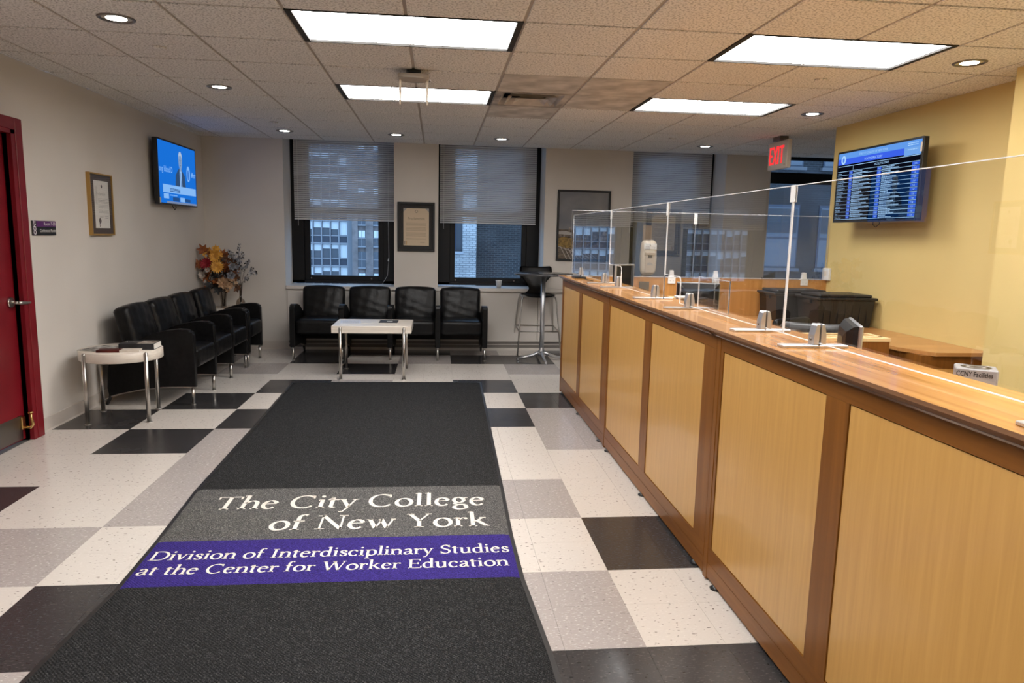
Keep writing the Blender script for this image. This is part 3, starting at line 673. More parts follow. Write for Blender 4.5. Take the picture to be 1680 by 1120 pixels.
doc_lines(lt, B_, -.05, .02, [-.10, -.11], seed=2); doc_lines(lt, B_, .05, .11, [-.10, -.115], seed=4)
lt.build('printed_text', 'grey_ink', t)
MB().lathe([(0, 0), (.022, 0)], n=16).xf(Matrix.Translation((.0218, -.045, -.135)) @ Matrix.Rotation(PI/2, 4, 'Y')).box(.0213, .0217, -.058, -.049, -.185, -.14).build('seal_ribbon', plain('seal', (.14, .10, .09), .6), t)
MB().lathe([(0, 0), (.014, 0)], n=14).xf(Matrix.Translation((.0218, .01, .150)) @ Matrix.Rotation(PI/2, 4, 'Y')).build('crest', 'ink', t)
MB().box(.0240, .0250, -.192, .192, -.242, .242).build('glazing', M['frame_glass'], t)

t = thing('framed_certificate', 'black-framed cream proclamation hanging between the first two windows', 'certificate', (-.266, YF-.0005, 1.568))
fr = MB()
for (p, q, r, s) in ((-.233, .233, -.305, -.275), (-.233, .233, .275, .305), (-.233, -.203, -.275, .275), (.203, .233, -.275, .275)): fr.box(p, q, -.03, 0, r, s, bev=.004)
fr.build('frame', 'black_matte', t)
MB().box(-.204, .204, -.014, -.002, -.276, .276).build('mount_board', plain('charcoal_mat', (.018, .017, .019), .7), t)
MB().box(-.158, .160, -.0165, -.0145, -.232, .228).build('paper_sheet', plain('cream_paper', (.72, .58, .42), .8), t)
lt = MB(); B_ = lambda mb, a, b, c, d: mb.box(a, b, -.0172, -.0168, c, d)
text_bm(lt.bm, 'Proclamation', .052, (-.105, -.0172, .085), (1, 0, 0), (0, 0, 1), sx=.76)
for zz in ((.045, .035, .025, .015), (-.01, -.02, -.03, -.04, -.05), (-.075, -.085, -.095, -.105, -.115), (-.145, -.155)):
    doc_lines(lt, B_, -.125, .125, zz, h=.003, seed=int(zz[0]*1000))
doc_lines(lt, B_, .05, .11, [-.19, -.197], seed=9)
lt.build('printed_text', plain('sepia_ink', (.30, .23, .16), .8), t)
MB().lathe([(.013, 0), (.018, 0)], n=18).xf(Matrix.Translation((.003, -.0172, .192)) @ Matrix.Rotation(PI/2, 4, 'X')).build('crest', 'ink', t)
MB().box(-.146, -.138, -.0172, -.0168, -.225, -.175).build('dark_ribbon', 'ink', t)
MB().box(-.125, -.117, -.0172, -.0168, -.225, -.175).build('gold_ribbon', plain('gold_ribbon', (.5, .25, .05), .6), t)
fo = MB()
for sg in (-1, 1):
    fo.poly([(.001+sg*.159, -.0173, .228), (.001+sg*.115, -.0173, .228), (.001+sg*.159, -.0173, .18)])
fo.build('corner_mounts', 'grey_ink', t)
MB().box(-.203, .203, -.020, -.019, -.275, .275).build('glazing', M['frame_glass'], t)

# skyline picture
t = thing('framed_picture', 'tall black-framed photograph of a cloudy sky over brown city rooftops', 'picture', (1.868, YF-.0005, 1.63))
fr = MB()
for (p, q, r, s) in ((-.345, .345, -.45, -.425), (-.345, .345, .425, .45), (-.345, -.32, -.425, .425), (.32, .345, -.425, .425)): fr.box(p, q, -.03, 0, r, s, bev=.003)
fr.build('frame', 'black_matte', t)
MB().box(-.32, .32, -.012, -.002, -.425, .425).build('photograph', noisy('cloud_print', (.115, .125, .16), (.215, .22, .24), scale=(1, 1, 2), nscale=3.2, detail=6, rough=.5, lo=.3, hi=.7), t)
rnd = random.Random(5); P_ = {}
def pr(name, c): P_[name] = plain('print_'+name, c, .5); return P_[name]
MB().box(-.32, .32, -.0128, -.0122, -.425, -.05).build('print_city', noisy('city_print', (.045, .035, .028), (.20, .15, .11), scale=(1, 1, 3), nscale=22, detail=5, rough=.5), t)
bl = MB()
for k in range(34):
    x = rnd.uniform(-.31, .29); wv = rnd.uniform(.012, .04); z = rnd.uniform(-.20, -.06); bl.box(x, min(x+wv, .319), -.0134, -.0129, z-.05, z+rnd.uniform(.0, .045))
bl.build('print_buildings', noisy('brick_print', (.10, .07, .055), (.42, .36, .32), nscale=30, detail=2, rough=.5), t)
MB().prism([(-.32, -.27), (-.32, -.16), (-.25, -.145), (-.16, -.16), (-.05, -.15), (.05, -.17), (.10, -.21), (.02, -.26), (-.12, -.29), (-.22, -.285)], 'y', -.0141, -.0135).build('print_park', noisy('park_print', (.13, .075, .012), (.36, .22, .04), nscale=45, detail=4, rough=.5), t)
MB().prism([(-.32, -.11), (-.32, -.075), (-.22, -.07), (-.15, -.09), (-.15, -.12)], 'y', -.0141, -.0135).build('print_roof', pr('roof', (.42, .40, .38)), t)
rl = MB()
for k in range(9): rl.prism([(-.30+.05*k, -.26-.012*k), (-.293+.05*k, -.255-.012*k), (-.20+.05*k, -.425), (-.212+.05*k, -.425)], 'y', -.0141, -.0135)
rl.prism([(-.32, -.27), (-.32, -.262), (.10, -.40), (.10, -.41)], 'y', -.0146, -.0142); rl.build('print_railing', pr('rail', (.42, .38, .34)), t)
MB().box(-.319, .319, -.018, -.017, -.424, .424).build('glazing', M['frame_glass'], t)

# ------------------------------------------------------------------ televisions
def tv(name, lab, loc, rotz, hw, hh, gapw):
    """screen faces local +x"""
    t = thing(name, lab, 'television', loc, rotz)
    MB().box(-.045, -.002, -hw, hw, -hh, hh, bev=.004).box(-.08, -.046, -hw*.6, hw*.6, -hh*.75, hh*.45, bev=.008).build('case', 'black', t)
    f = MB()
    for (p, q, r, s) in ((-hw, hw, -hh, -hh+.016), (-hw, hw, hh-.012, hh), (-hw, -hw+.012, -hh+.016, hh-.012), (hw-.012, hw, -hh+.016, hh-.012)): f.box(-.0015, .004, p, q, r, s)
    f.build('bezel', 'black', t)
    MB().box(-gapw+.001, -.081, -.12, .12, -.15, .15).box(-gapw+.001, -gapw+.012, -.3, .3, -.2, .2).build('wall_bracket', 'steel_dark', t)
    MB().tube([(-.06, -.05, -hh*.9), (-.05, -.045, -hh-.02), (-.05, 0, -hh-.045), (-.05, .045, -hh-.02), (-.06, .05, -hh*.9)], .0035, n=6).build('cable', 'black', t)
    return t
t = tv('television', 'wall television high on the left showing a man in a suit on blue', (-2.735, 8.045, 2.045), 0, .56, .322, .094)
hw, hh = .548, .306
MB().box(.0, .002, -hw, hw, -hh, hh).build('screen', glow('news_blue', srgb(24, 108, 208)), t)
q = MB()
q.prism([(-.10, -.14), (.21, -.14), (.19, .0), (.12, .045), (.07, .075), (.03, .07), (-.02, .04), (-.08, -.01)], 'x', .0024, .0028)
q.build('screen_suit', glow('suit_blue', srgb(48, 74, 108)), t)
q = MB(); q.prism([(.035, -.14), (.10, -.14), (.095, .05), (.07, .085), (.04, .05)], 'x', .003, .0034); q.build('screen_shirt', glow('shirt_blue', srgb(150, 190, 235)), t)
q = MB(); q.prism([(.060, -.14), (.078, -.14), (.075, .02), (.070, .04), (.063, .02)], 'x', .0036, .004); q.build('screen_tie', glow('tie_blue', srgb(70, 110, 170)), t)
q = MB(); q.prism([(.066+.052*math.cos(a), .145+.085*math.sin(a)) for a in [2*PI*k/24 for k in range(24)]], 'x', .0042, .0046); q.prism([(.04, .04), (.09, .04), (.095, .10), (.037, .10)], 'x', .0036, .0041); q.build('screen_face', glow('face_blue', srgb(122, 150, 188)), t)
q = MB(); q.prism([(.013, .15), (.018, .215), (.045, .243), (.085, .243), (.112, .215), (.119, .15), (.105, .19), (.066, .212), (.027, .19)], 'x', .0048, .0052); q.build('screen_hair', glow('hair_blue', srgb(165, 185, 210)), t)
q = MB()
for a, b_, c, d in ((.035, .055, .152, .158), (.077, .097, .152, .158), (.062, .070, .12, .15), (.050, .082, .098, .104)): q.prism([(a, c), (b_, c), (b_, d), (a, d)], 'x', .0048, .0052)
q.build('screen_features', glow('feature_blue', srgb(80, 105, 140)), t)
q = MB()
q.prism([(-.46, -.20), (.52, -.20), (.52, -.12), (.44, -.12), (-.46, -.12)], 'x', .0054, .0058); q.prism([(-.44, -.26), (-.30, -.26), (-.30, -.21), (-.44, -.21)], 'x', .0030, .0034)
q.prism([(.02, -.28), (.16, -.28), (.16, -.235), (.02, -.235)], 'x', .0054, .0058); q.build('screen_banner', glow('banner_blue', srgb(128, 178, 235)), t)
q = MB(); q.prism([(-.36, -.306), (.545, -.306), (.545, -.285), (-.36, -.285)], 'x', .003, .0034); q.build('screen_ticker', glow('ticker_grey', srgb(115, 130, 160)), t)
q = MB(); q.prism([(-.19, -.28), (0, -.28), (0, -.24), (-.19, -.24)], 'x', .003, .0034).prism([(.17, -.275), (.34, -.275), (.34, -.245), (.17, -.245)], 'x', .003, .0034)
doc_lines(q, lambda mb, a, b, c, d: mb.prism([(a, c), (b, c), (b, d), (a, d)], 'x', .006, .0062), -.27, .02, [-.185, -.172, -.160], h=.008, seed=8)
q.build('screen_dark_marks', glow('dark_mark', srgb(35, 75, 130)), t)
q = MB()
text_bm(q.bm, 'ong Island D', .085, (.0034, -.535, .005), (0, 1, 0), (0, 0, 1), sx=.85, bold=.001)
text_bm(q.bm, 'Metr', .085, (.0034, .40, .0), (0, 1, 0), (0, 0, 1), sx=.80, bold=.001)
doc_lines(q, lambda mb, a, b, c, d: mb.prism([(a, c), (b, c), (b, d), (a, d)], 'x', .0036, .0038), -.27, -.06, [-.228], h=.012, seed=6)
q.prism([(.305+.055*math.cos(a), .03+.085*math.sin(a)) for a in [2*PI*k/20 for k in range(20)]], 'x', .003, .0034)
q.build('screen_lettering', glow('letter_blue', srgb(120, 175, 240)), t)
q = MB(); q.prism([(.30+.03*math.cos(a), .02+.055*math.sin(a)) for a in [2*PI*k/16 for k in range(16)]], 'x', .0036, .004); q.build('screen_logo_centre', glow('logo_blue', srgb(60, 120, 205)), t)
MB().box(.0042, .0050, -hw-.006, -hw+.022, -hh-.004, -hh+.05).build('energy_sticker', 'paper', t)

t = tv('television', 'wall television on the yellow wall showing a room directory table', (3.61, 5.71, 1.982), PI, .575, .312, .22)
hw, hh = .562, .295   # local y = -world y: the reader's left is local -y
MB().box(0, .002, -hw, hw, -hh, hh).build('screen', glow('screen_black', srgb(8, 10, 20)), t)
q = MB(); R2 = lambda mb, a, b, c, d, e=0: mb.prism([(a, c), (b, c), (b, d), (a, d)], 'x', .0022+e, .0026+e)
R2(q, -hw, hw, .225, hh); q.build('screen_title_band', glow('title_band', srgb(95, 150, 225)), t)
q = MB(); R2(q, -hw, .36, .195, .245, .0006); q.build('screen_blue_band', glow('blue_band', srgb(58, 95, 225)), t)
q = MB(); R2(q, .36, hw, .185, .245, .0008); q.build('screen_clock_band', glow('clock_band', srgb(110, 160, 225)), t)
q = MB(); n = 13; cells = [(-.56, -.375, -.325), (-.32, .03, .085), (.09, .47, .555)]
zt = .135; zb_ = -.285; dz = (zt-zb_)/n
for k in range(n):
    for a, b_, c in cells: R2(q, b_, c, zb_+dz*k+.006, zb_+dz*(k+1)-.004)
q.build('screen_number_cells', glow('number_cell', srgb(52, 92, 215)), t)
q = MB()
for k in range(n+1): R2(q, -.555, .556, zb_+dz*k-.0016, zb_+dz*k+.0016, .0004)
R2(q, -.555, .556, .178, .182, .0012); R2(q, -.325, -.322, .14, .18, .0004)
q.prism([(-.48+.036*math.cos(a), .235+.038*math.sin(a)) for a in [2*PI*k/20 for k in range(20)]], 'x', .0034, .0038)
rooms = ['Advisors', 'Admissions', 'Career/Job Prep', 'Computer Lab', 'Conference Room', 'Faculty Lounge', 'Financial Aid', 'Front Desk', 'Library', 'Vice Provost', 'Main Office', 'Tutor', 'Writing Center']
nums = ['7-67', '7-51', '7-06', '7-32', '7-30', '7-22', '7-66', '7-25', '7-66', '7-08', '7-60A', '7-51', '7-63']
N2 = ['7-68', '7-52', '7-62', '7-23A', '7-27', '7-60', '7-61', '7-67', '7-62', '7-61', '7-18', '7-23B', '7-61']
N3 = ['7-70', '7-60', '7-65', '7-08A', '7-69', '7-65', '7-67', '7-28', '7-08', '7-58', '7-28', '7-60', '7-59']
rnd = random.Random(11)
for k in range(n):
    z = zt-dz*(k+1)+.008
    text_bm(q.bm, rooms[k], .019, (.0032, -.55, z), (0, 1, 0), (0, 0, 1), sx=.85)
    for lst, x in ((nums, -.350), (N2, .058), (N3, .512)): text_bm(q.bm, lst[k], .021, (.0034, x, z), (0, 1, 0), (0, 0, 1), 'CENTER', sx=.8)
    for x, wmax in ((-.312, .27), (.097, .30)):
        for zz, ww in ((z+.011, rnd.uniform(.1, .16)), (z-.003, rnd.uniform(.14, wmax))):
            doc_lines(q, lambda mb, a, b, c, d: R2(mb, a, b, c, d, .0002), x, x+ww, [zz], h=.006, seed=k*7+int(x*100))
text_bm(q.bm, 'THE CITY COLLEGE OF NEW YORK', .026, (.0036, -.05, .258), (0, 1, 0), (0, 0, 1), 'CENTER', sx=.95)
text_bm(q.bm, 'ROOM DIRECTORY', .028, (.0036, -.04, .208), (0, 1, 0), (0, 0, 1), 'CENTER')
text_bm(q.bm, 'FACULTY & STAFF', .024, (.0036, .08, .152), (0, 1, 0), (0, 0, 1), 'CENTER')
for z in (.272, .258, .225): doc_lines(q, lambda mb, a, b, c, d: R2(mb, a, b, c, d, .0016), .40, .52, [z], h=.006, seed=int(z*1000))
q.build('screen_lettering', glow('screen_text', srgb(165, 205, 245)), t)
q = MB(); q.prism([(-.48+.015*math.cos(a), .235+.020*math.sin(a)) for a in [2*PI*k/14 for k in range(14)]], 'x', .004, .0044); q.build('screen_emblem', glow('emblem_blue', srgb(80, 125, 225)), t)
MB().box(.0042, .005, hw-.012, hw+.008, .20, .27).build('energy_sticker', 'cream', t)

# ------------------------------------------------------------------ thermostat
t = thing('wall_switch', 'small white control box on the end of the yellow wall', 'switch', (XR-.0005, 6.675, 1.18))
MB().box(-.03, 0, -.06, .06, -.06, .06, bev=.005).build('cover', 'white', t); MB().box(-.033, -.0305, -.02, .02, -.02, .03).build('window_plate', 'cream', t)

# ------------------------------------------------------------------ entrance mat with lettering
t = thing('entrance_mat', 'long charcoal entrance mat with grey and purple bands reading The City College of New York', 'mat', (0, 0, 0))
L_ = [(7.12, -1.425), (5.5, -1.392), (4.075, -1.375), (3.37, -1.335), (2.92, -1.322), (2.33, -1.355), (1.2, -1.40), (.4, -1.40)]
R_ = [(7.12, .455), (5.5, .428), (4.075, .402), (3.37, .388), (2.92, .390), (2.33, .425), (1.2, .45), (.4, .45)]
def strip(i0, i1, z, inset, mat, name, za=None):
    mb = MB(); v = []
    for i in range(i0, i1+1):
        y = L_[i][0]; y = y-inset if i == 0 else (y+inset if i == len(L_)-1 else y)
        v.append([mb.bm.verts.new(p) for p in ((L_[i][1]+inset, y, z), (R_[i][1]-inset, y, z), (L_[i][1]+inset*.4, y, .0005 if za is None else za), (R_[i][1]-inset*.4, y, .0005 if za is None else za))])
    for a, b in zip(v, v[1:]):
        mb.bm.faces.new((a[0], a[1], b[1], b[0])); mb.bm.faces.new((a[2], b[2], b[3], a[3]))
        mb.bm.faces.new((a[0], b[0], b[2], a[2])); mb.bm.faces.new((a[1], a[3], b[3], b[1]))
    for a in (v[0], v[-1]): mb.bm.faces.new((a[0], a[2], a[3], a[1]))
    return mb.build(name, mat, t)
strip(0, 7, .004, 0.0, 'rubber', 'rubber_backing')
e = .048
strip(0, 2, .0095, e, 'mat_black', 'pile_far', .004); strip(2, 3, .0095, e, 'mat_grey', 'grey_band', .004)
strip(3, 4, .0095, e, 'mat_purple', 'purple_band', .004); strip(4, 7, .0095, e, 'mat_black', 'pile_near', .004)
for line, xa, xb, yb_, ch in (('The City College', -1.19, .272, 3.765, .185), ('of New York', -.835, .272, 3.478, .178),
                              ('Division of Interdisciplinary Studies', -1.287, .348, 3.168, .092), ('at the Center for Worker Education', -1.285, .333, 3.028, .088)):
    q = MB(); serif_line(line, xa, xb, yb_, ch, .0100, q.bm); q.build('line_of_lettering', 'mat_letter', t)

# ------------------------------------------------------------------ lounge seating
def arm_profile():
    top = [(.02, .615), (.03, .638), (.055, .649), (.12, .650), (.21, .640), (.31, .617), (.39, .586), (.48, .54), (.58, .50), (.66, .47)]
    rear = [(.685, .40), (.70, .30), (.71, .15), (.705, .075)]
    bot = [(.60, .105), (.44, .138), (.26, .158), (.12, .160), (.0, .155)]
    return [(.0, .40)] + [(.0, .60)] + top + rear + bot
def seat_row(lab, n, pitch, ends, loc, rotz, name='lounge_seating', twin=False):
    """faces local -y, depth runs to +y, arms at multiples of pitch"""
    t = thing(name, lab, 'seating', loc, rotz)
    at = .062
    for k in range(n+1):
        x = k*pitch
        MB().prism(arm_profile(), 'x', x-at/2, x+at/2, bev=.012).build('armrest', 'leather', t)
        st = MB()
        low = [(0, .155), (.12, .160), (.26, .158), (.44, .138), (.60, .105), (.705, .075), (.75, .05)]
        for (a, b), (c, d) in zip(low, low[1:]): st.prism([(a, b-.012), (c, d-.012), (c, d-.002), (a, b-.002)], 'x', x-.012, x+.012)
        st.build('steel_runner', 'steel', t)
        MB().cyl((x, .03, .004), (x, .03, .150), .0145, n=14).cyl((x, .03, 0), (x, .03, .005), .021, n=14).build('leg', 'steel', t)
        MB().cyl((x, .735, .0), (x, .70, .075), .012, .016, n=8).build('rear_foot', 'black_matte', t)
    for k in range(n):
        xc = (k+.5)*pitch; w = (pitch-at)/2-.002
        MB().cushion((xc, .235, .39), (w, .245, .085), r=.035, bulge=(0, 0, .012), n=12, wr=.0018, seed=k+3).build('seat_cushion', 'leather', t)
        tilt = math.radians(-13)
        def warp(p, w=w):
            # crowned top edge and a slight waist at the sides
            u = p.x/w; zz = p.z/.21
            return Vector((p.x*(1+.012*zz), p.y+(-.012*(1-u*u) if p.y < 0 else 0), p.z + (.018*(1-u*u) if p.z > .12 else 0)))
        MB().cushion((xc, .565, .615), (w+.004, .062, .205), r=.04, bulge=(0, .012, 0), n=16, wr=.0040, seed=k*5+1+n, rot=Matrix.Rotation(tilt, 3, 'X'), warp=warp).build('backrest', 'leather', t)
        MB().prism([(.30, .30), (.66, .46), (.70, .30), (.70, .16), (.55, .18), (.30, .28)], 'x', xc-w, xc+w).build('back_shell', 'leather', t)
    return t
seat_row('row of four joined black leather armchairs beneath the windows', 4, .556, 0, (-1.656, 8.345, 0), 0)
seat_row('three joined black leather armchairs along the left wall', 3, .562, 0, (-2.035, 6.20, 0), PI/2)
seat_row('single black leather armchair at the far end of the left wall', 1, .54, 0, (-2.035, 7.975, 0), PI/2)

# ------------------------------------------------------------------ tables
def round_table(lab, c, angs, rr=.295):
    t = thing('side_table', lab, 'table', (c[0], c[1], 0))
    MB().lathe([(0, .475), (rr-.004, .475), (rr, .479), (rr, .546), (rr-.004, .55), (0, .55)], n=56).build('tabletop', 'maple', t)
    for a in angs:
        x, y = (rr+.004)*math.cos(a), (rr+.004)*math.sin(a)
        MB().cyl((x, y, .004), (x, y, .535), .0155, n=16).lathe([(.0155, .533), (.0145, .541), (.006, .547), (0, .548)], c=(x, y, 0), n=16).cyl((x, y, 0), (x, y, .005), .025, n=16).build('leg', 'steel', t)
    return t
tc = (-2.455, 5.79)
round_table('round cream-topped side table with four steel legs near the red door', tc, [math.atan2(5.537-tc[1], -2.628+tc[0]*-1), math.atan2(5.98-tc[1], -2.716-tc[0]), math.atan2(5.62-tc[1], -2.211-tc[0]), math.atan2(6.051-tc[1], -2.291-tc[0])])
round_table('round cream side table holding vases in the far left corner', (-2.53, 8.84), [.6, 2.2, 3.8, 5.3], .27)
t = thing('coffee_table', 'rectangular cream coffee table with steel legs in front of the window seats', 'table', (-.652, 7.56, 0))
MB().box(-.405, .395, -.31, .30, .476, .55, bev=.004).build('tabletop', 'maple', t)
for x, y in ((-.317, -.312), (.319, -.312), (-.335, .302), (.319, .302)):
    MB().cyl((x, y, .004), (x, y, .525), .0155, n=16).lathe([(.0155, .523), (.0145, .533), (.006, .54), (0, .541)], c=(x, y, 0), n=16).cyl((x, y, 0), (x, y, .005), .025, n=16).build('leg', 'steel', t)

def booklet(name, lab, cat, c, size, rot, cover, pages=True, group=None):
    t = thing(name, lab, cat, c, rot, group); w, d, h = size
    if h > .01:
        MB().box(-w/2, w/2, -d/2, d/2, 0, .0025).box(-w/2, w/2, -d/2, d/2, h-.0025, h).box(-w/2, w/2, -d/2, -d/2+.003, .0025, h-.0025).build('cover', cover, t)
        MB().box(-w/2+.004, w/2-.004, -d/2+.0035, d/2-.004, .0026, h-.0026).build('pages', 'paper', t)
    else:
        MB().box(-w/2, w/2, -d/2, d/2, 0, h).build('pages', 'paper', t); MB().box(-w/2, w/2, -d/2, d/2, h, h+.0008).build('cover', cover, t)
    return t
photo = lambda n, a, b: noisy(n, a, b, nscale=14, detail=3, rough=.6, spec=.2)
k = booklet('magazine', 'black magazine lying at the right of the coffee table', 'magazine', (-.507, 7.60, .5502), (.195, .25, .006), 0, photo('cover_black', (.008, .008, .008), (.05, .05, .055)))
MB().box(-.02, .04, .0, .04, .0069, .0072).build('cover_mark', 'paper', k)
k = booklet('leaflet', 'white printed leaflets spread at the left of the coffee table', 'leaflet', (-.90, 7.56, .5502), (.21, .27, .003), .12, plain('leaflet_print', (.62, .64, .72), .5))
q = MB(); doc_lines(q, lambda mb, a, b, c, d: mb.box(a, b, c, d, .0039, .0042), -.08, .08, [-.09, -.05, -.01, .03, .09], h=.012, seed=4); q.build('printed_text', 'grey_ink', k)
k = booklet('leaflet', 'small pale card beside the leaflets on the coffee table', 'leaflet', (-.745, 7.50, .5502), (.14, .09, .002), -.2, plain('card', (.70, .66, .60), .5))
k = booklet('magazine', 'thick black catalogue with pale lettering on the round table near the door', 'book', (-2.315, 5.80, .5502), (.255, .19, .048), .06, photo('cover_mix', (.02, .02, .022), (.035, .035, .04)))
q = MB(); text_bm(q.bm, 'ACADEMICS', .035, (-.11, -.01, .0486), (1, 0, 0), (0, 1, 0)); q.build('cover_title', 'paper', k)
MB().box(.0, .12, -.085, .08, .0482, .0484).build('cover_photo', photo('cover_photo', (.10, .06, .04), (.4, .35, .3)), k)
k = booklet('magazine', 'glossy magazine with grey photo cover at the left of the round table', 'magazine', (-2.575, 5.735, .5502), (.21, .26, .006), -.35, photo('cover_grey', (.05, .045, .04), (.50, .48, .45)))
k = booklet('book', 'thin book with dark red cover at the front of the round table', 'book', (-2.47, 5.62, .5502), (.16, .085, .018), .08, photo('cover_red', (.045, .008, .006), (.10, .02, .015)))
k = booklet('book', 'cream paperback partly under the black catalogue', 'book', (-2.34, 5.655, .5502), (.16, .10, .014), .12, photo('cover_cream', (.60, .54, .46), (.72, .66, .58)))

# ------------------------------------------------------------------ bistro table, stool, cup
t = thing('bistro_table', 'tall bistro table with round grey top on a steel post beside the counter end', 'table', (1.262, 8.42, 0))
MB().lathe([(0, 1.03), (.335, 1.03), (.35, 1.038), (.35, 1.05), (.345, 1.054), (0, 1.054)], n=56).build('tabletop', plain('dark_laminate', (.055, .055, .06), .2), t)
MB().cyl((0, 0, .10), (0, 0, 1.03), .027, n=20).lathe([(.027, .16), (.034, .13), (.045, .09), (.04, .06), (0, .055)], n=20).build('post', 'alu', t)
for k in range(4):
    a = -PI/2 + .05 + k*PI/2; dx, dy = math.cos(a), math.sin(a)
    MB().tube([(dx*.02, dy*.02, .105), (dx*.09, dy*.09, .07), (dx*.18, dy*.18, .045), (dx*.285, dy*.285, .028)], [.024, .020, .015, .012], n=10).cyl((dx*.285, dy*.285, 0), (dx*.285, dy*.285, .022), .012, n=8).build('foot', 'alu', t)
t = thing('bar_stool', 'black shell bar stool on thin chrome legs behind the bistro table', 'stool', (1.26, 8.88, 0))
def shell():
    mb = MB(); rows = []
    prof = []   # (y, z, half width) from the seat front up to the top of the backrest; seat faces -y
    for y, z, hw_ in ((-.20, .735, .15), (-.19, .752, .19), (-.10, .752, .215), (0, .748, .22), (.10, .750, .19), (.155, .760, .13), (.185, .785, .092), (.20, .83, .088), (.215, .90, .13), (.23, .97, .19), (.238, 1.03, .212), (.243, 1.08, .205), (.245, 1.098, .18)): prof.append((y, z, hw_))
    nn = 12
    for y, z, hw_ in prof:
        r = []
        for k in range(nn+1):
            u = -1+2*k/nn
            r.append(mb.bm.verts.new((u*hw_, y-(.03*u*u if z > .8 else 0), z+(.014*u*u if z < .8 else (.012*u*u if z > 1.05 else 0)))))
        rows.append(r)
    for a, b in zip(rows, rows[1:]):
        for k in range(nn): f = mb.bm.faces.new((a[k], a[k+1], b[k+1], b[k])); f.smooth = True
    ret = bmesh.ops.solidify(mb.bm, geom=mb.bm.faces[:], thickness=.010)
    return mb
shell().build('seat_shell', plain('black_shell', (.010, .010, .011), .35), t)
for sx in (-1, 1):
    for y0, y1 in ((-.17, -.29), (.17, .30)):
        MB().tube([(sx*.20, y0, .742), (sx*.215, y0-.0, .70), (sx*.245, (y0+y1)/2, .35), (sx*.272, y1, .01)], .0095, n=10).cyl((sx*.272, y1, 0), (sx*.272, y1, .012), .013, n=10).build('leg', 'steel', t)
MB().tube([(-.20, -.17, .742), (.20, -.17, .742)], .008).tube([(-.20, .17, .742), (.20, .17, .742)], .008).tube([(-.20, -.17, .742), (-.20, .17, .742)], .008).tube([(.20, -.17, .742), (.20, .17, .742)], .008).build('seat_frame', 'steel', t)
z = .32; a, b = .248, .235; MB().tube([(-a, -b, z), (a, -b, z), (a, b, z+.02), (-a, b, z+.02), (-a, -b, z)], .008).build('foot_ring', 'steel', t)
t = thing('paper_cup', 'small white paper cup on the second window sill', 'cup', (.795, YF+.05, .8125))
MB().lathe([(0, .002), (.026, .002), (.028, 0), (.040, .092), (.043, .094), (.043, .099), (.039, .099), (.038, .094), (.026, .006)], n=24).build('cup_body', 'white', t)

# ------------------------------------------------------------------ flowers in the corner
def leaf_shape(bm, o, d, n, size, mi=0, lobes=5):
    """a lobed leaf with a fold along its rib"""
    d = d.normalized(); s = d.cross(n).normalized(); n = s.cross(d)
    out = []
    for k in range(lobes*2+1):
        a = -2.3 + 4.6*k/(lobes*2); r = size*(1.0 if k % 2 else .55) * (1-.12*abs(a))
        if k % 2 == 0: r = size*.5
        out.append(o + d*(r*math.cos(a)+size*.35) + s*r*math.sin(a) + n*(abs(a)*.08*size))
    c = bm.verts.new(o + d*size*.3); v = [bm.verts.new(p) for p in out]; base = bm.verts.new(o)
    for i in range(len(v)-1): f = bm.faces.new((c, v[i], v[i+1])); f.material_index = mi
    bm.faces.new((c, v[-1], base)).material_index = mi; bm.faces.new((c, base, v[0])).material_index = mi
def flower(bm, o, ax, size, n=14, mi=0, cup=.3, layers=2):
    ax = ax.normalized(); a = ax.orthogonal().normalized(); b = ax.cross(a)
    for L in range(layers):
        s = size*(1-.3*L)
        for k in range(n):
            t_ = 2*PI*(k+.5*L)/n; d = a*math.cos(t_)+b*math.sin(t_); sd = a*-math.sin(t_)+b*math.cos(t_)
            w = s*.32*6/n*1.3
            p = [o+d*s*.1, o+d*s*.6+sd*w+ax*s*cup*.6, o+d*s+ax*s*cup*(.8+L*.5), o+d*s*.6-sd*w+ax*s*cup*.6]
            f = bm.faces.new([bm.verts.new(q) for q in p]); f.material_index = mi
mats_leaf = {n: noisy('leaf_'+n, a, b, nscale=25, rough=.6) for n, a, b in (
    ('rust', (.16, .035, .006), (.34, .10, .015)), ('gold', (.50, .20, .02), (.80, .42, .06)), ('brown', (.05, .018, .006), (.15, .06, .02)),
    ('crimson', (.22, .004, .012), (.42, .012, .03)), ('black', (.008, .008, .008), (.03, .03, .03)), ('cream', (.42, .36, .32), (.66, .60, .54)),
    ('tan', (.36, .20, .10), (.62, .42, .26)), ('silver', (.16, .16, .17), (.42, .42, .45)), ('twig', (.03, .022, .018), (.08, .06, .05)))}
VX, VY = -2.555, 8.86
t = thing('flower_vase', 'flared glass vase with autumn leaves, red and yellow flowers in the corner', 'vase', (VX, VY, .5503))
MB().lathe([(0, .004), (.034, .004), (.036, 0), (.038, .01), (.034, .06), (.042, .14), (.062, .22), (.082, .25), (.080, .25), (.058, .215), (.036, .14), (.029, .06), (.030, .014), (0, .012)], n=28).build('vase', clear('vase_glass', (.88, .86, .84), gain=1.5), t)
q = MB(); rnd = random.Random(3)
for k in range(16):
    a = rnd.uniform(0, 6.28); r = rnd.uniform(.0, .02); q.tube([(r*math.cos(a), r*math.sin(a), .02), (.03*math.cos(a), .03*math.sin(a), .2), (.10*math.cos(a)*rnd.random(), .10*math.sin(a)*rnd.random(), .38+rnd.random()*.15)], .003, n=5)
q.build('stems', mats_leaf['twig'], t)
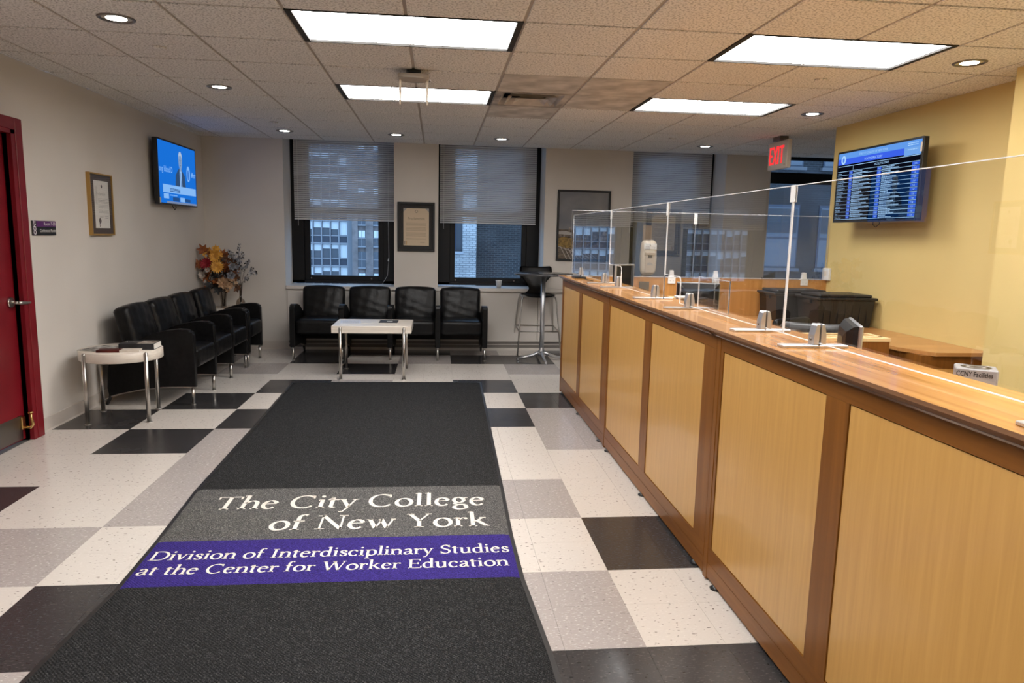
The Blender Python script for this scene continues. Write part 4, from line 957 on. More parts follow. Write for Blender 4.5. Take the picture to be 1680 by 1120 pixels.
def cloud(kind, n, size, cen, rad, seed, lob=5):
    q = MB(); rnd = random.Random(seed)
    for _ in range(n):
        v = Vector((rnd.gauss(0, 1), rnd.gauss(0, 1), rnd.gauss(0, 1))).normalized()
        p = Vector(cen) + Vector((v.x*rad[0], v.y*rad[1], v.z*rad[2]))*rnd.uniform(.45, 1)
        p.y = min(p.y, .20); p.x = max(p.x, -.20)
        leaf_shape(q.bm, p, v + Vector((rnd.uniform(-.5, .5), rnd.uniform(-.5, .5), rnd.uniform(-.2, .6))), Vector((rnd.uniform(-1, 1), -1, rnd.uniform(-.5, 1))), size*rnd.uniform(.7, 1.2), lobes=lob)
    return q
fo = [('brown', 70, .05, (0, 0, .42), (.20, .14, .20), 1), ('rust', 60, .06, (-.05, 0, .47), (.20, .14, .20), 2), ('black', 46, .06, (.0, -.02, .36), (.13, .10, .14), 3),
      ('gold', 22, .05, (-.10, -.03, .58), (.13, .1, .14), 4), ('tan', 36, .035, (.06, -.06, .30), (.13, .08, .07), 5), ('cream', 26, .030, (-.13, -.06, .40), (.11, .07, .12), 6),
      ('silver', 34, .034, (.13, -.02, .50), (.12, .10, .15), 7)]
for kind, n, size, cen, rad, sd in fo: cloud(kind, n, size, cen, rad, sd).build('foliage', mats_leaf[kind], t, kind='stuff')
for kind, p, s, d, lob in (('gold', (-.05, -.12, .62), .085, (.1, -.3, 1), 5), ('rust', (-.17, -.08, .66), .09, (-.5, -.2, 1), 5), ('rust', (-.21, -.10, .52), .08, (-1, -.3, .2), 5),
                           ('black', (-.02, -.12, .26), .08, (.1, -.4, -1), 5), ('black', (-.10, -.12, .30), .07, (-.6, -.4, -.6), 5), ('brown', (.16, -.08, .25), .07, (1, -.2, -.3), 5), ('rust', (-.15, -.1, .24), .06, (-1, -.2, -.6), 5)):
    q = MB(); leaf_shape(q.bm, Vector(p), Vector(d), Vector((0, -1, .3)), s, lobes=lob); q.build('leaf', mats_leaf[kind], t)
for kind, p, s, ax, nn, cp in (('crimson', (-.13, -.15, .535), .075, (-.2, -1, .3), 12, .5), ('crimson', (-.17, -.12, .52), .06, (-.6, -1, .1), 10, .5), ('gold', (-.01, -.17, .50), .085, (.1, -1, .25), 18, .15), ('gold', (-.04, -.14, .60), .07, (0, -1, .5), 12, .3),
                               ('cream', (-.19, -.13, .40), .05, (-.5, -1, 0), 8, .6), ('cream', (-.12, -.16, .46), .035, (0, -1, .2), 8, .7), ('tan', (.05, -.15, .31), .075, (.2, -1, .1), 8, .7), ('tan', (.11, -.13, .28), .05, (.6, -1, 0), 8, .7),
                               ('silver', (.15, -.13, .50), .05, (.3, -1, .2), 6, .9), ('silver', (.14, -.14, .39), .055, (.2, -1, .3), 5, 1.2)):
    q = MB(); flower(q.bm, Vector(p), Vector(ax), s, nn, cup=cp, layers=3)
    q.lathe([(0, .004), (s*.14, 0), (0, -.004)], n=8); vs = q.bm.verts[-18:]
    q.build('flower', mats_leaf[kind], t)

for ch in [o for o in bpy.data.objects if o.parent == t]:          # leaves bend back where they touch the walls
    for v_ in ch.data.vertices:
        v_.co.x = max(v_.co.x, XL+.012-VX); v_.co.y = min(v_.co.y, YF-.012-VY)
t = thing('flower_vase', 'small round glass bottle with thin grey blossom sprigs, right of the bouquet', 'vase', (-2.345, 8.82, .5503))
MB().lathe([(0, .003), (.03, .003), (.05, .03), (.055, .065), (.045, .10), (.018, .125), (.013, .16), (.014, .24), (.020, .30), (.018, .30), (.011, .24), (.010, .16), (.015, .122), (.040, .10), (.049, .065), (.045, .034), (0, .008)], n=24).build('bottle', clear('bottle_glass', (.82, .78, .74), gain=1.6), t)
rnd = random.Random(21); q = MB(); fl_ = MB(); lf = MB()
tips = [(.0, 0, .78), (.10, -.02, .56), (.16, -.02, .50), (-.06, -.02, .66), (.05, -.03, .68), (-.11, -.02, .70), (.19, -.01, .44), (.02, -.02, .60), (.10, -.02, .36), (.12, 0, .60)]
for tx_, ty_, tz_ in tips:
    pts = [(rnd.uniform(-.005, .005), 0, .05), (tx_*.15, ty_*.2, .3), (tx_*.5, ty_*.6, (.3+tz_)/2), (tx_, ty_, tz_)]
    q.tube(pts, [.002, .002, .0016, .001], n=5)
    for s in range(9):
        u = .45+.55*s/9; p = Vector(pts[2])*(1-u)+Vector(pts[3])*u if u > .5 else Vector(pts[2])
        p += Vector((rnd.uniform(-.018, .018), rnd.uniform(-.015, .01), rnd.uniform(-.02, .02)))
        (flower(fl_.bm, p, Vector((rnd.uniform(-1, 1), -1, rnd.uniform(-.5, 1))), rnd.uniform(.012, .026), 6, cup=.5, layers=1) if s % 2 else leaf_shape(lf.bm, p, Vector((rnd.uniform(-1, 1), -.3, rnd.uniform(-.3, 1))), Vector((0, -1, 0)), rnd.uniform(.01, .02), lobes=3))
q.build('sprigs', mats_leaf['twig'], t); fl_.build('blossoms', mats_leaf['silver'], t, kind='stuff'); lf.build('sprig_leaves', mats_leaf['black'], t, kind='stuff')
t = thing('glass_vase', 'tall empty clear glass vase left of the bouquet', 'vase', (-2.735, 8.82, .5503))
MB().lathe([(0, .005), (.036, .005), (.038, 0), (.036, .1), (.040, .3), (.050, .50), (.047, .50), (.036, .3), (.031, .1), (.032, .015), (0, .014)], n=28).build('vase', clear('tall_glass', (.90, .90, .90), gain=2.0), t)

# ------------------------------------------------------------------ counter
for y0, y1, lab, pan in ((.93, 2.905, 'wood-panelled counter cabinet nearest the camera', [(1.07, 1.905), (2.035, 2.83)]),
                         (2.905, 4.885, 'middle wood-panelled counter cabinet', [(3.05, 3.845), (3.98, 4.82)]),
                         (4.885, 6.72, 'far end wood-panelled counter cabinet', [(5.025, 5.785), (5.91, 6.655)])):
    t = thing('counter_cabinet', lab, 'counter', (1.195, y0, 0)); L = y1-y0
    MB().box(.016, .255, .002, L-.002, .022, 1.083).build('carcass', 'frame_wood', t)
    p = [(a-y0, b-y0) for a, b in pan]
    # pilaster at the far end of each unit
    MB().box(-.002, .0155, L-.045 if y1 < 6.7 else L-.03, L-.003, .004, 1.083, bev=.002).build('pilaster', 'frame_wood', t)
    e1 = L-.048 if y1 < 6.7 else L-.033
    MB().box(0, .0155, .003, e1, 1.029, 1.083).build('top_rail', 'rail_wood', t)
    MB().box(0, .0155, .003, e1, .087, .152).build('bottom_rail', 'rail_wood', t)
    MB().box(0, .0155, .003, e1, .018, .0845).build('base_rail', 'rail_wood', t)
    for a, b in ((.003, p[0][0]-.003), (p[0][1]+.003, p[1][0]-.003), (p[1][1]+.003, e1)):
        if b-a > .01: MB().box(0, .0155, a, b, .1525, 1.0285).build('stile', 'frame_wood', t)
    for a, b in p:
        MB().box(.004, .0155, a+.0, b-.0, .1555, 1.0255).build('panel', 'honey', t, label='honey-coloured veneer panel')
        MB().box(.0145, .0158, a-.003, b+.003, .1525, 1.0285).build('shadow_gap', 'dark_gap', t)
    for yy in (.12, L/2, L-.13):
        for xx in (.012, .22): MB().lathe([(0, 0), (.026, 0), (.028, .006), (.016, .012), (.010, .0215), (0, .0215)], c=(xx, yy, 0), n=14).build('levelling_foot', 'black', t)
def worktop(y0, y1, lab):
    t = thing('worktop', lab, 'worktop', (1.15, y0, 1.0835)); L = y1-y0
    mb = MB(); X1 = .328
    lay = [(.0, .0, L, X1, .0415), (-.0, -.0, L, X1, .030), (.038, .022, L-.022, X1-.02, .006), (.042, .026, L-.026, X1-.024, 0)]
    rings = [[mb.bm.verts.new(q) for q in ((xa, ya, z), (xb, ya, z), (xb, yb, z), (xa, yb, z))] for xa, ya, yb, xb, z in lay]
    f = mb.bm.faces.new(rings[0]); f.material_index = 0
    mb.bm.faces.new(rings[-1][::-1]).material_index = 1
    for i, (a, b) in enumerate(zip(rings, rings[1:])):
        for k in range(4): g = mb.bm.faces.new((a[k], a[(k+1) % 4], b[(k+1) % 4], b[k])); g.material_index = 1
    mb.build('slab', ['top_wood', 'edge_wood'], t)
    return t
worktop(.90, 2.945, 'glossy cherry worktop section nearest the camera')
worktop(2.947, 4.918, 'middle glossy cherry worktop section')
worktop(4.920, 6.735, 'far end glossy cherry worktop section')

# ------------------------------------------------------------------ clear screens
ZT = 1.125
def pane_yz(x, y0, y1, z0, z1, lab, notch=None, bend=0):
    """thin acrylic sheet along the counter; notch = (y0, y1, z) cut from its lower edge"""
    t = thing('clear_screen', lab, 'screen', (x, 0, 0)); th = .0045
    if notch:
        n0, n1, nz = notch; r = .03
        if n1 >= y1-.01:     # notch at the far end of the pane
            out = [(y0, z0), (n0, z0), (n0, nz-r)] + [(n0+r-r*math.cos(a), nz-r+r*math.sin(a)) for a in (.4, .8, 1.2, 1.57)] + [(y1, nz), (y1, z1), (y0, z1)]
    else: out = [(y0, z0), (y1, z0), (y1, z1), (y0, z1)]
    mb = MB(); v0 = [mb.bm.verts.new((-th/2, *p)) for p in out]; v1 = [mb.bm.verts.new((th/2, *p)) for p in out]; n = len(out)
    mb.bm.faces.new(v0); mb.bm.faces.new(v1)
    for i in range(n): f = mb.bm.faces.new((v0[i], v0[(i+1) % n], v1[(i+1) % n], v1[i])); f.material_index = 1
    mb.build('sheet', ['acrylic', 'acrylic_edge'], t)
    e_ = MB(); n = len(out); w_ = .0026; c_ = Vector((sum(p[0] for p in out)/n, sum(p[1] for p in out)/n))
    for i in range(n):
        a, b = Vector(out[i]), Vector(out[(i+1) % n]); d = b-a
        if d.length < .012: continue
        d.normalize(); m_ = Vector((-d.y, d.x))*w_
        if (c_-(a+b)/2).dot(m_) < 0: m_ = -m_
        e_.prism([tuple(a), tuple(b), tuple(b+m_), tuple(a+m_)], 'x', -th/2-.0008, th/2+.0008)
    e_.build('painted_edge_glow', 'acrylic_edge', t); return t  # white strips stand in for light glowing along the sheet's edges
SX = 1.332
s1 = pane_yz(SX, 5.452, 6.98, 1.140, 1.70, 'far end clear acrylic screen on the counter')
s2 = pane_yz(SX, 4.085, 5.448, 1.140, 1.70, 'second clear acrylic screen from the far end of the counter', (5.08, 5.448, 1.285))
s3 = pane_yz(SX, 2.607, 4.081, 1.140, 1.70, 'third clear acrylic screen from the far end, with a pass-through notch', (3.80, 4.081, 1.285))
s4 = pane_yz(SX, .95, 2.603, 1.140, 1.70, 'clear acrylic screen nearest the camera on the counter')
for s, y, h_ in ((s1, 5.45, .07), (s2, 4.083, .075), (s3, 2.605, .062)):
    MB().box(-.0045, -.0025, y-.018, y+.018, 1.70-h_, 1.701).box(.0025, .0045, y-.018, y+.018, 1.70-h_, 1.701).build('white_tape', 'white', s)
def clamp_stand(y, lab):
    t = thing('screen_stand', lab, 'stand', (SX, y, ZT+.0002), group='aluminium clamp stands on the counter')
    MB().box(-.135, .105, -.024, .024, 0, .010, bev=.002).build('foot_plate', 'alu', t)
    for sg in (-1, 1):
        q = MB(); 
        q.prism([(sg*.003, .0102), (sg*.024, .0102), (sg*.022, .045), (sg*.016, .078), (sg*.012, .084), (sg*.003, .084)], 'y', -.020, .020, bev=.002)
        q.build('jaw', 'alu', t)
    MB().cyl((-.0235, 0, .030), (-.0275, 0, .030), .004, n=8).build('screw', 'steel_dark', t)
    return t
for y, lab in ((1.30, 'clamp stand at the right edge of the picture, nearest the camera'), (2.355, 'nearer of the two clamp stands beside the near worktop joint'), (2.77, 'clamp stand just in front of the near worktop joint'),
               (3.65, 'nearer clamp stand on the middle worktop'), (4.25, 'farther clamp stand on the middle worktop'), (5.15, 'clamp stand at the start of the far worktop'),
               (5.60, 'second clamp stand on the far worktop'), (6.55, 'farthest clamp stand at the counter end')): clamp_stand(y, lab)
t = pane_yz(1.432, 3.37, 3.79, ZT+.001, 1.292, 'small clear guard standing behind the middle screen')
t['label'] = 'small clear guard standing behind the middle screen'
# black pen tray and cord at the far end of the worktop
t = thing('pen_tray', 'flat black card reader with pen at the far end of the counter', 'card reader', (1.262, 6.30, ZT+.0003))
MB().box(-.05, .05, -.085, .085, 0, .018, bev=.004).build('base', 'black', t); MB().cyl((.0, -.08, .022), (.03, .07, .024), .004, n=8).build('pen', 'black', t)
MB().tube([(.0, -.085, .008), (.03, -.20, .004), (.0, -.30, .004), (.04, -.42, .004)], .003, n=6).build('cord', 'black', t)

# rear partition with its own screens
t = thing('partition', 'honey wood partition behind the staff area below the far windows', 'partition', (0, 6.70, 0))
MB().box(1.49, XR-.002, -.012, .012, 0, 1.105).build('board', 'part_wood', t)
MB().box(1.49, XR-.002, -.014, .014, 1.1055, 1.12).build('cap', 'desk_wood', t)
MB().box(1.93, 2.03, -.016, -.0125, 1.0-.01, 1.08).build('grey_plate', 'steel_dark', t)
for x0, x1, lab in ((1.26, 2.458, 'left clear screen on the wooden partition'), (2.462, 3.815, 'right clear screen on the wooden partition')):
    t = thing('clear_screen', lab, 'screen', (0, 6.70, 0)); mb = MB(); mb.box(x0, x1, -.002, .002, 1.126, 1.738)
    for f in mb.bm.faces: f.material_index = 0 if abs(f.normal.y) > .9 else 1
    bmesh.ops.recalc_face_normals(mb.bm, faces=mb.bm.faces[:])
    for f in mb.bm.faces: f.material_index = 0 if abs(f.normal.y) > .9 else 1
    mb.build('sheet', ['acrylic', 'acrylic_edge'], t)
    MB().box(x0, x1, -.003, .003, 1.7351, 1.7385).box(x0, x1, -.003, .003, 1.1255, 1.129).build('painted_edge_glow', 'acrylic_edge', t)  # top and bottom edge glow painted as white strips
    if x0 < 2: MB().box(x1-.014, x1+.018, -.0045, -.0025, 1.635, 1.739).build('white_tape', 'white', t)
for x, lab in ((2.25, 'left white clamp on the wooden partition'), (2.69, 'middle white clamp on the wooden partition'), (3.594, 'right white clamp on the wooden partition')):
    t = thing('screen_clamp', lab, 'clamp', (x, 6.70, 1.12), group='white clamps on the partition')
    MB().box(-.037, .037, -.022, -.0145, -.055, .006, bev=.002).box(-.037, .037, -.022, .022, .0005, .008).build('clip_plate', 'white', t)
    for sg in (-1, 1): MB().prism([(-.024, .0085), (.024, .0085), (.016, .072), (-.016, .072)], 'y', *(sorted((sg*.0035, sg*.016)))).build('jaw', 'white', t)
    for sx in (-.015, .015): MB().cyl((sx, -.0222, -.03), (sx, -.0235, -.03), .003, n=8).build('screw', 'steel_dark', t)

# ------------------------------------------------------------------ staff side
t = thing('staff_desk', 'low wooden staff desk running behind the counter', 'desk', (0, 0, 0))
MB().prism([(1.49, 1.0), (2.42, 1.0), (2.42, 3.10), (2.22, 3.30), (2.22, 6.55), (1.49, 6.55)], 'z', .72, .745).build('desktop', 'desk_wood', t)
for y in (1.05, 2.9, 4.8, 5.9): MB().box(1.50, 2.15, y-.012, y+.012, 0, .7195).build('side_panel', 'frame_wood', t)
t = thing('return_desk', 'wooden return desk with pale-edged shelf box behind the counter', 'desk', (0, 0, 0))
MB().box(2.222, 2.66, 3.60, 4.12, .72, .745, bev=.003).build('desktop', 'desk_wood', t)
MB().box(2.625, 2.65, 3.62, 4.10, 0, .7195).build('side_panel', 'frame_wood', t)
MB().box(2.05, 2.61, 3.83, 3.85, .7455, .93).box(2.59, 2.61, 3.85, 4.04, .7455, .93).box(2.05, 2.07, 3.85, 4.04, .7455, .93).build('shelf_box', 'frame_wood', t)
MB().box(2.045, 2.615, 3.825, 3.855, .9305, .95).box(2.045, 2.615, 3.90, 3.925, .92, .95).box(2.045, 2.615, 4.02, 4.045, .92, .95).box(2.585, 2.615, 3.855, 4.02, .93, .95).build('pale_edging', 'pale_edge', t)
t = thing('shelf_organiser', 'wooden desk organiser with pale top by the partition', 'organiser', (2.04, 5.72, .7452))
MB().box(-.38, .13, 0, .02, 0, .245).box(-.38, -.36, .02, .18, 0, .245).box(.11, .13, .02, .18, 0, .245).box(-.36, .11, .02, .18, .10, .115).build('box', 'frame_wood', t)
MB().box(-.385, .135, -.005, .185, .2455, .262).build('top_board', 'pale_edge', t)
t = thing('credenza', 'long wooden credenza along the yellow wall', 'credenza', (0, 0, 0))
MB().prism([(3.28, 4.72), (3.40, 4.48), (XR-.003, 4.48), (XR-.003, 6.66), (2.75, 6.66), (2.75, 6.05), (3.28, 6.05)], 'z', .735, .76).build('top_board', 'desk_wood', t)
MB().box(3.32, XR-.004, 4.52, 6.0, .0, .7345).build('body', 'frame_wood', t)
MB().box(3.40, 3.78, 4.515, 4.5195, .08, .64).build('end_panel', 'honey', t)
MB().box(2.80, 3.30, 6.10, 6.12, 0, .7345).box(2.80, 2.82, 6.12, 6.62, 0, .7345).build('return_panel', 'frame_wood', t)
def tote(c, hx, hy, h, lab):
    t = thing('storage_tote', lab, 'storage bin', c, group='black storage totes on the credenza')
    mb = MB(); r = []
    for z, s in ((0, .90), (h*.80, .98), (h*.82, 1.0)):
        r.append([mb.bm.verts.new((sx*hx*s, sy*hy*s, z)) for sx, sy in ((-1, -1), (1, -1), (1, 1), (-1, 1))])
    mb.bm.faces.new(r[0][::-1]); mb.bm.faces.new(r[-1])
    for a, b in zip(r, r[1:]):
        for k in range(4): mb.bm.faces.new((a[k], a[(k+1) % 4], b[(k+1) % 4], b[k]))
    for k in range(-3, 4): mb.box(k*hx*.25-.006, k*hx*.25+.006, -hy*.965, -hy*.94, .03, h*.7)
    mb.build('tub', 'tote', t)
    MB().box(-hx*1.06, hx*1.06, -hy*1.06, hy*1.06, h*.83, h*.91, bev=.006).box(-hx*.93, hx*.93, -hy*.90, hy*.90, h*.91, h, bev=.010).build('lid', 'tote', t)
    for sg in (-1, 1): MB().box(sg*hx*1.0-.012, sg*hx*1.0+.012, -.07, .07, h*.70, h*.82, bev=.004).build('handle', 'tote', t)
    return t
tote((3.525, 5.99, .7603), .262, .19, .285, 'nearer black storage tote on the credenza')
tote((3.36, 6.43, .7603), .26, .18, .288, 'black storage tote behind, next to the partition')
def monitor(c, rot, w, h, lab):
    """back shell faces local -x, screen faces +x"""
    t = thing('computer_monitor', lab, 'monitor', c, rot); z0 = .115
    MB().box(-.004, .016, -w/2, w/2, z0, z0+h, bev=.005).build('bezel', 'alu', t)
    mb = MB(); r = []
    for x, s, dz_ in ((-.0045, .97, 0), (-.025, .93, .01), (-.05, .70, .03), (-.06, .45, .05)):
        r.append([mb.bm.verts.new((x, sy*w/2*s, z0+h/2+sz*(h/2*s)+(-.0))) for sy, sz in ((-1, -1), (1, -1), (1, 1), (-1, 1))])
    for a, b in zip(r, r[1:]):
        for k in range(4): mb.bm.faces.new((a[k], a[(k+1) % 4], b[(k+1) % 4], b[k]))
    mb.bm.faces.new(r[-1]); mb.bm.faces.new(r[0][::-1]); mb.build('back_shell', 'black', t)
    MB().box(.0165, .0175, -w/2+.015, w/2-.015, z0+.02, z0+h-.015).build('screen', 'black', t)
    MB().box(-.085, -.055, -.035, .035, .012, z0+h*.55, bev=.006).build('stand', 'black', t)
    MB().box(-.13, .09, -.11, .11, 0, .012, bev=.004).build('base', 'black', t)
    return t
monitor((2.04, 3.28, .7455), -.43, .42, .25, 'computer monitor seen from behind in front of the shelf box')
monitor((1.66, 6.25, .7455), -.95, .26, .40, 'dark monitor at the far end of the staff desk')
monitor((2.02, 5.36, .7455), 1.25, .33, .30, 'black monitor in the middle of the staff desk')
# small grey upright reader
t = thing('desk_reader', 'small pale grey upright box behind the middle screen', 'box', (1.70, 4.82, .7455))
MB().prism([(-.03, 0), (.03, 0), (.03, .335), (-.03, .32)], 'x', -.03, .03, bev=.004).build('body', 'sign_grey', t); MB().box(-.04, .04, -.04, .045, .338, .352, bev=.003).build('top_plate', 'white', t)
# facilities box
t = thing('suggestion_box', 'grey box reading CCNY Facilities with a dark emblem on top', 'box', (2.30, 2.78, .7455), -.62)
MB().box(-.078, .078, -.065, .065, 0, .232, bev=.005).build('box', plain('grey_card', (.34, .33, .33), .5), t)
q = MB(); text_bm(q.bm, 'CCNY Facilities', .030, (-.073, -.0657, .199), (1, 0, 0), (0, 0, 1), sx=.68, bold=.0006); q.build('lettering', 'black', t)
q = MB(); q.lathe([(.038, .2325), (.058, .2325)], n=24); q.lathe([(0, .2325), (.024, .2325)], n=16); q.build('emblem', 'black', t)
# office chair
t = thing('office_chair', 'grey leather office chair behind the counter', 'chair', (2.56, 4.62, 0), -.45)
lea = noisy('grey_leather', (.035, .036, .038), (.065, .067, .07), nscale=20, rough=.32, bump=.1)
MB().cushion((0, .0, .47), (.24, .24, .045), r=.04, n=8).build('seat', lea, t)
MB().cushion((0, -.22, .76), (.225, .035, .205), r=.035, n=12, rot=Matrix.Rotation(math.radians(8), 3, 'X'), warp=lambda p: Vector((p.x*(1-.12*max(0, p.z/.2)), p.y+.5*p.x*p.x*1.2, p.z))).build('backrest', lea, t)
MB().cyl((0, 0, .10), (0, 0, .425), .025, n=12).box(-.03, .03, -.27, -.02, .39, .42).box(-.03, .03, -.275, -.255, .39, .70).build('column', 'black', t)
for k in range(5):
    a = 2*PI*k/5; d = (math.cos(a), math.sin(a))
    lg = MB().tube([(0, 0, .11), (d[0]*.28, d[1]*.28, .075)], [.022, .014], n=8).build('leg', 'black', t)
    MB().cyl((d[0]*.28-d[1]*.02, d[1]*.28+d[0]*.02, .028), (d[0]*.28+d[1]*.02, d[1]*.28-d[0]*.02, .028), .028, n=12).build('caster', 'black', lg)
t = thing('office_chair', 'black office chair near the wooden partition', 'chair', (2.62, 5.40, 0), .5)
MB().cushion((0, .0, .47), (.24, .24, .045), r=.04, n=8).build('seat', 'leather', t)
MB().cushion((0, -.22, .72), (.22, .035, .19), r=.035, n=10).build('backrest', 'leather', t)
MB().cyl((0, 0, .10), (0, 0, .425), .025, n=12).box(-.03, .03, -.27, -.02, .39, .42).box(-.03, .03, -.275, -.255, .39, .66).build('column', 'black', t)
for k in range(5):
    a = 2*PI*k/5+.3; d = (math.cos(a), math.sin(a))
    lg = MB().tube([(0, 0, .11), (d[0]*.28, d[1]*.28, .075)], [.022, .014], n=8).build('leg', 'black', t)
    MB().cyl((d[0]*.28-d[1]*.02, d[1]*.28+d[0]*.02, .028), (d[0]*.28+d[1]*.02, d[1]*.28-d[0]*.02, .028), .028, n=12).build('caster', 'black', lg)
# sanitiser dispenser on its floor stand
t = thing('sanitizer_dispenser', 'cream hand sanitizer dispenser on a stand behind the wooden partition', 'dispenser', (2.12, 7.06, 0))
MB().lathe([(0, 0), (.15, 0), (.155, .01), (.04, .02), (0, .02)], n=28).build('stand_base', 'cream', t)
MB().box(-.045, .045, .06, .075, .015, 1.62, bev=.003).box(-.045, .045, -.01, .06, .018, .03).build('stand_board', noisy('board', (.16, .11, .08), (.22, .16, .12), nscale=5, rough=.5), t)
MB().cushion((0, 0, 1.30), (.085, .055, .175), r=.05, n=12, warp=lambda p: Vector((p.x*(1-.10*abs(p.z)/.175), p.y, p.z))).build('housing', 'cream', t)
MB().box(-.066, .066, -.0605, -.0565, 1.38, 1.44, bev=.002).build('white_label', 'white', t)
q = MB(); doc_lines(q, lambda mb, a, b, c, d: mb.box(a, b, -.0612, -.0608, c, d), -.05, .05, [1.392, 1.404], h=.004, seed=2); q.prism([(-.008, 1.415), (.008, 1.415), (0, 1.432)], 'y', -.0612, -.0608); q.build('label_print', 'ink', t)
MB().prism([(-.045, 1.15), (.045, 1.15), (.05, 1.35), (-.05, 1.35)], 'y', -.066, -.055, bev=.004).build('front_cover', plain('tan_cover', (.55, .45, .36), .4), t)
MB().box(-.022, .022, -.0675, -.0665, 1.295, 1.325).build('sensor_window', 'black', t)
MB().prism([(.03*math.cos(a), 1.225+.028*math.sin(a)) for a in [PI*k/10 for k in range(11)]], 'y', -.0675, -.0665).build('drop_window', 'grey_ink', t)
# small plant pot on the sill of window 4
t = thing('plant_pot', 'terracotta pot with drooping dark leaves behind the partition', 'pot', (4.40, YF+.0, .8125))
MB().lathe([(0, 0), (.045, 0), (.065, .12), (.072, .12), (.072, .14), (.062, .14), (.058, .12), (0, .11)], n=20).build('pot', plain('terracotta', (.34, .15, .07), .7), t)
q = MB(); leaf_shape(q.bm, Vector((0, -.02, .13)), Vector((.5, -.2, 1)), Vector((0, -1, .3)), .13, lobes=3); leaf_shape(q.bm, Vector((0, -.02, .13)), Vector((-.9, -.2, .5)), Vector((0, -1, .3)), .10, lobes=3); leaf_shape(q.bm, Vector((.0, -.02, .13)), Vector((.1, -.2, 1)), Vector((0, -1, .3)), .12, lobes=3); q.build('leaves', mats_leaf['black'], t)

# ------------------------------------------------------------------ outside
M['concrete'] = plain('facade_frame', (.34, .34, .36), .7); M['spandrel'] = plain('spandrel_glass', (.035, .045, .07), .25)
M['facade_glass'] = plain('facade_glass', (.10, .11, .13), .15); M['shade'] = plain('roller_shade', (.93, .93, .92), .8)
M['street'] = plain('asphalt', (.09, .09, .09), .9)
t = thing('office_building', 'far office block of ribbon windows and dark spandrels seen through the first window', 'building', (0, 105, 0))
MB().box(-75, -12.1, .5, 14, -18, 24).build('core', 'facade_glass', t)
MB().box(-12.75, -12.05, -.1, 14, -18, 24).build('corner_pier', plain('blue_panel', (.26, .27, .29), .6), t)
rnd = random.Random(4); cw = 1.22; zlev = -18.0
row = 0; z = 2.93-3.24*7
for r in range(14):
    zt0 = 2.93-3.24*(13-r-6)   # top of the window band
    if zt0 > 24: break
    MB().box(-75, -12.75, .25, .5, zt0-2.0-1.02, zt0-2.0-.0).build('spandrel', 'spandrel', t)
    MB().box(-75, -12.75, .1, .5, zt0-.02, zt0+.20).build('floor_band', 'concrete', t)
    MB().box(-75, -12.75, .1, .5, zt0-2.14, zt0-2.0).build('sill_band', 'concrete', t)
    far = MB()
    for c in range(11, 51):
        x1 = -12.80-c*cw; hgt = rnd.choice((.55, .6, .9, 1.1, .6)); far.box(x1-cw+.12, x1-.12, .40, .46, zt0-.06-hgt, zt0-.06)
    far.build('distant_shades', 'shade', t, kind='stuff')
    for c in range(11):
        x1 = -12.80-c*cw; hgt = rnd.choice((.55, .6, .9, 1.1, .6)) if c else 1.9
        me = MB().box(x1-cw+.12, x1-.12 if c else x1-.05, .40, .46, zt0-.06-hgt, zt0-.06)
        me.build('window_shade', 'shade', t)
far = MB()
for c in range(51):
    x1 = -12.80-c*cw
    if c < 12: MB().box(x1-.07, x1+.07, .0, .5, -18, 24).build('mullion', 'concrete', t)
    else: far.box(x1-.07, x1+.07, .0, .5, -18, 24)
far.build('distant_mullions', 'concrete', t, kind='stuff')
t = thing('brick_tower', 'brown brick tower beside the far office block through the first window', 'building', (0, 104, 0))
tb = brick('tower_brick', (.34, .27, .25), (.26, .21, .20), (.36, .32, .30), 1.0)
xs_ = [(-12.05, -11.25), (-10.15, -9.10), (-8.0, -6.6)]
for a, b in xs_: MB().box(a, b, 0, 10, -18, 30).build('brick_pier', tb, t)
MB().box(-12.05, -6.6, .35, 10, -18, 30).build('infill', tb, t)
for a, b in ((-11.25, -10.15), (-9.10, -8.0)):
    for k in range(12):
        zt0 = 1.7-3.03*(k-4)
        MB().box(a, b, .15, .35, zt0-2.2, zt0).build('window', 'facade_glass', t)
        MB().box(a, b, .05, .35, zt0-2.4, zt0-2.2).build('sill', 'concrete', t)
        MB().box(a, b, .05, .15, zt0-1.15, zt0-1.05).box((a+b)/2-.03, (a+b)/2+.03, .08, .15, zt0-2.2, zt0).build('sash_bar', 'concrete', t)
        if k % 2 == 0: MB().box(a+.1, b-.1, .12, .15, zt0-1.0, zt0-.05).build('window_shade', 'shade', t)
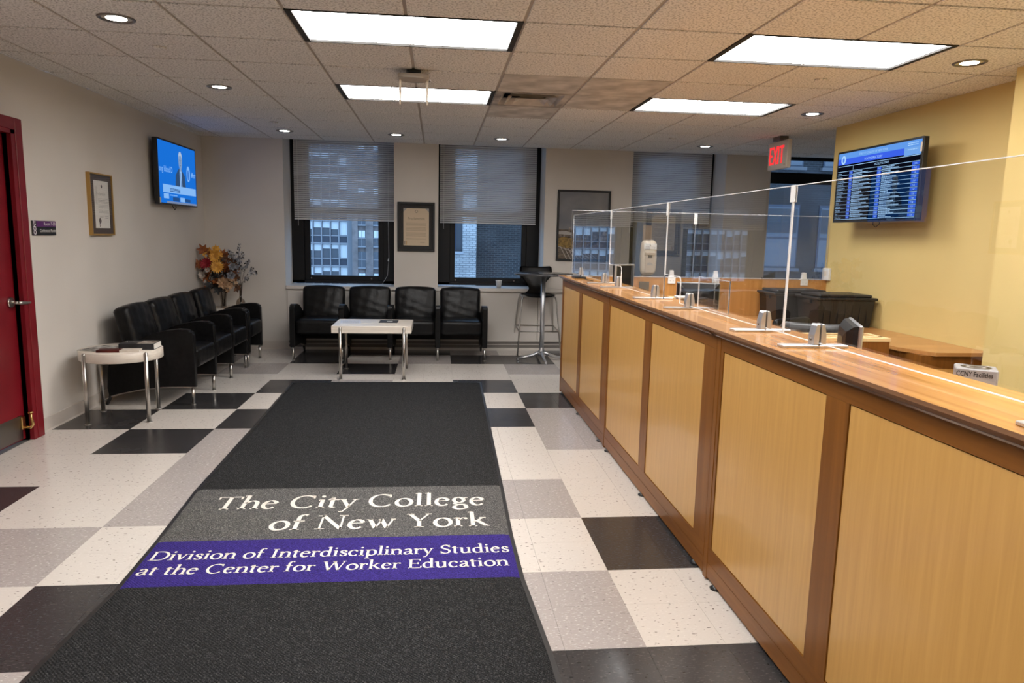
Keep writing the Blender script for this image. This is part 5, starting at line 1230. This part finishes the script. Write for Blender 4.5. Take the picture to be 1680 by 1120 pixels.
t = thing('pale_brick_building', 'pale brick wall with a narrow window just outside the second window', 'building', (0, 27, 0))
pb = brick('pale_brick', (.60, .58, .56), (.48, .47, .46), (.22, .22, .23), 1.0)
MB().box(-1.6, .62, 0, 6, -12, 10).box(.94, 1.46, 0, 6, -12, 10).box(.62, .94, 0, 6, -12, .84).box(.62, .94, .0, 6, 3.0, 10).build('brick_wall', pb, t)
MB().box(.62, .94, .25, .35, .84, 3.0).build('window', 'facade_glass', t); MB().box(.62, .70, .1, .25, .84, 3.0).build('jamb', 'spandrel', t)
MB().box(.58, .98, -.08, .25, .74, .84).build('sill', 'concrete', t)
t = thing('shaded_brick_building', 'brick wall darkened by painted-in shade, filling the right of the second window', 'building', (0, 28.5, 0))
MB().box(1.55, 11.0, 0, 6, -12, 9).build('brick_wall', brick('shaded_brick', (.048, .042, .040), (.03, .027, .027), (.095, .09, .09), 1.0), t)  # the shadow this wall stands in is painted into its brick colours
t = thing('grey_brick_building', 'grey brick building with wide windows outside the fourth window', 'building', (0, 26, 0))
gb = brick('grey_brick', (.036, .035, .038), (.024, .024, .026), (.065, .065, .07), 1.0)
gb2 = plain('dark_sill_stone', (.11, .11, .12), .8)
MB().box(11.0, 22.0, 0, 6, -12, 9).build('brick_wall', gb, t)
for x0, x1 in ((11.9, 13.5), (14.4, 16.4), (17.4, 19.2)):
    for zz in (-3.2, .55, 4.3):
        MB().box(x0-.06, x1+.06, -.04, -.001, zz-.06, zz+2.3).build('window_frame', 'spandrel', t)
        MB().box(x0, x1, -.06, -.041, zz+1.1, zz+2.2).box(x0, x1, -.06, -.041, zz, zz+1.02).build('pane', 'facade_glass', t)
        MB().box(x0+.03, x1-.03, -.07, -.061, zz+1.25, zz+2.15).build('blind', plain('dull_shade', (.05, .052, .06), .7), t)
        MB().box(x0-.15, x1+.15, -.16, -.001, zz-.18, zz-.06).build('sill', gb2, t)
o = struct('street', MB().box(-60, 60, 9.8, 140, -18.4, -18.0), 'street')
print('floor parts', n_floor)
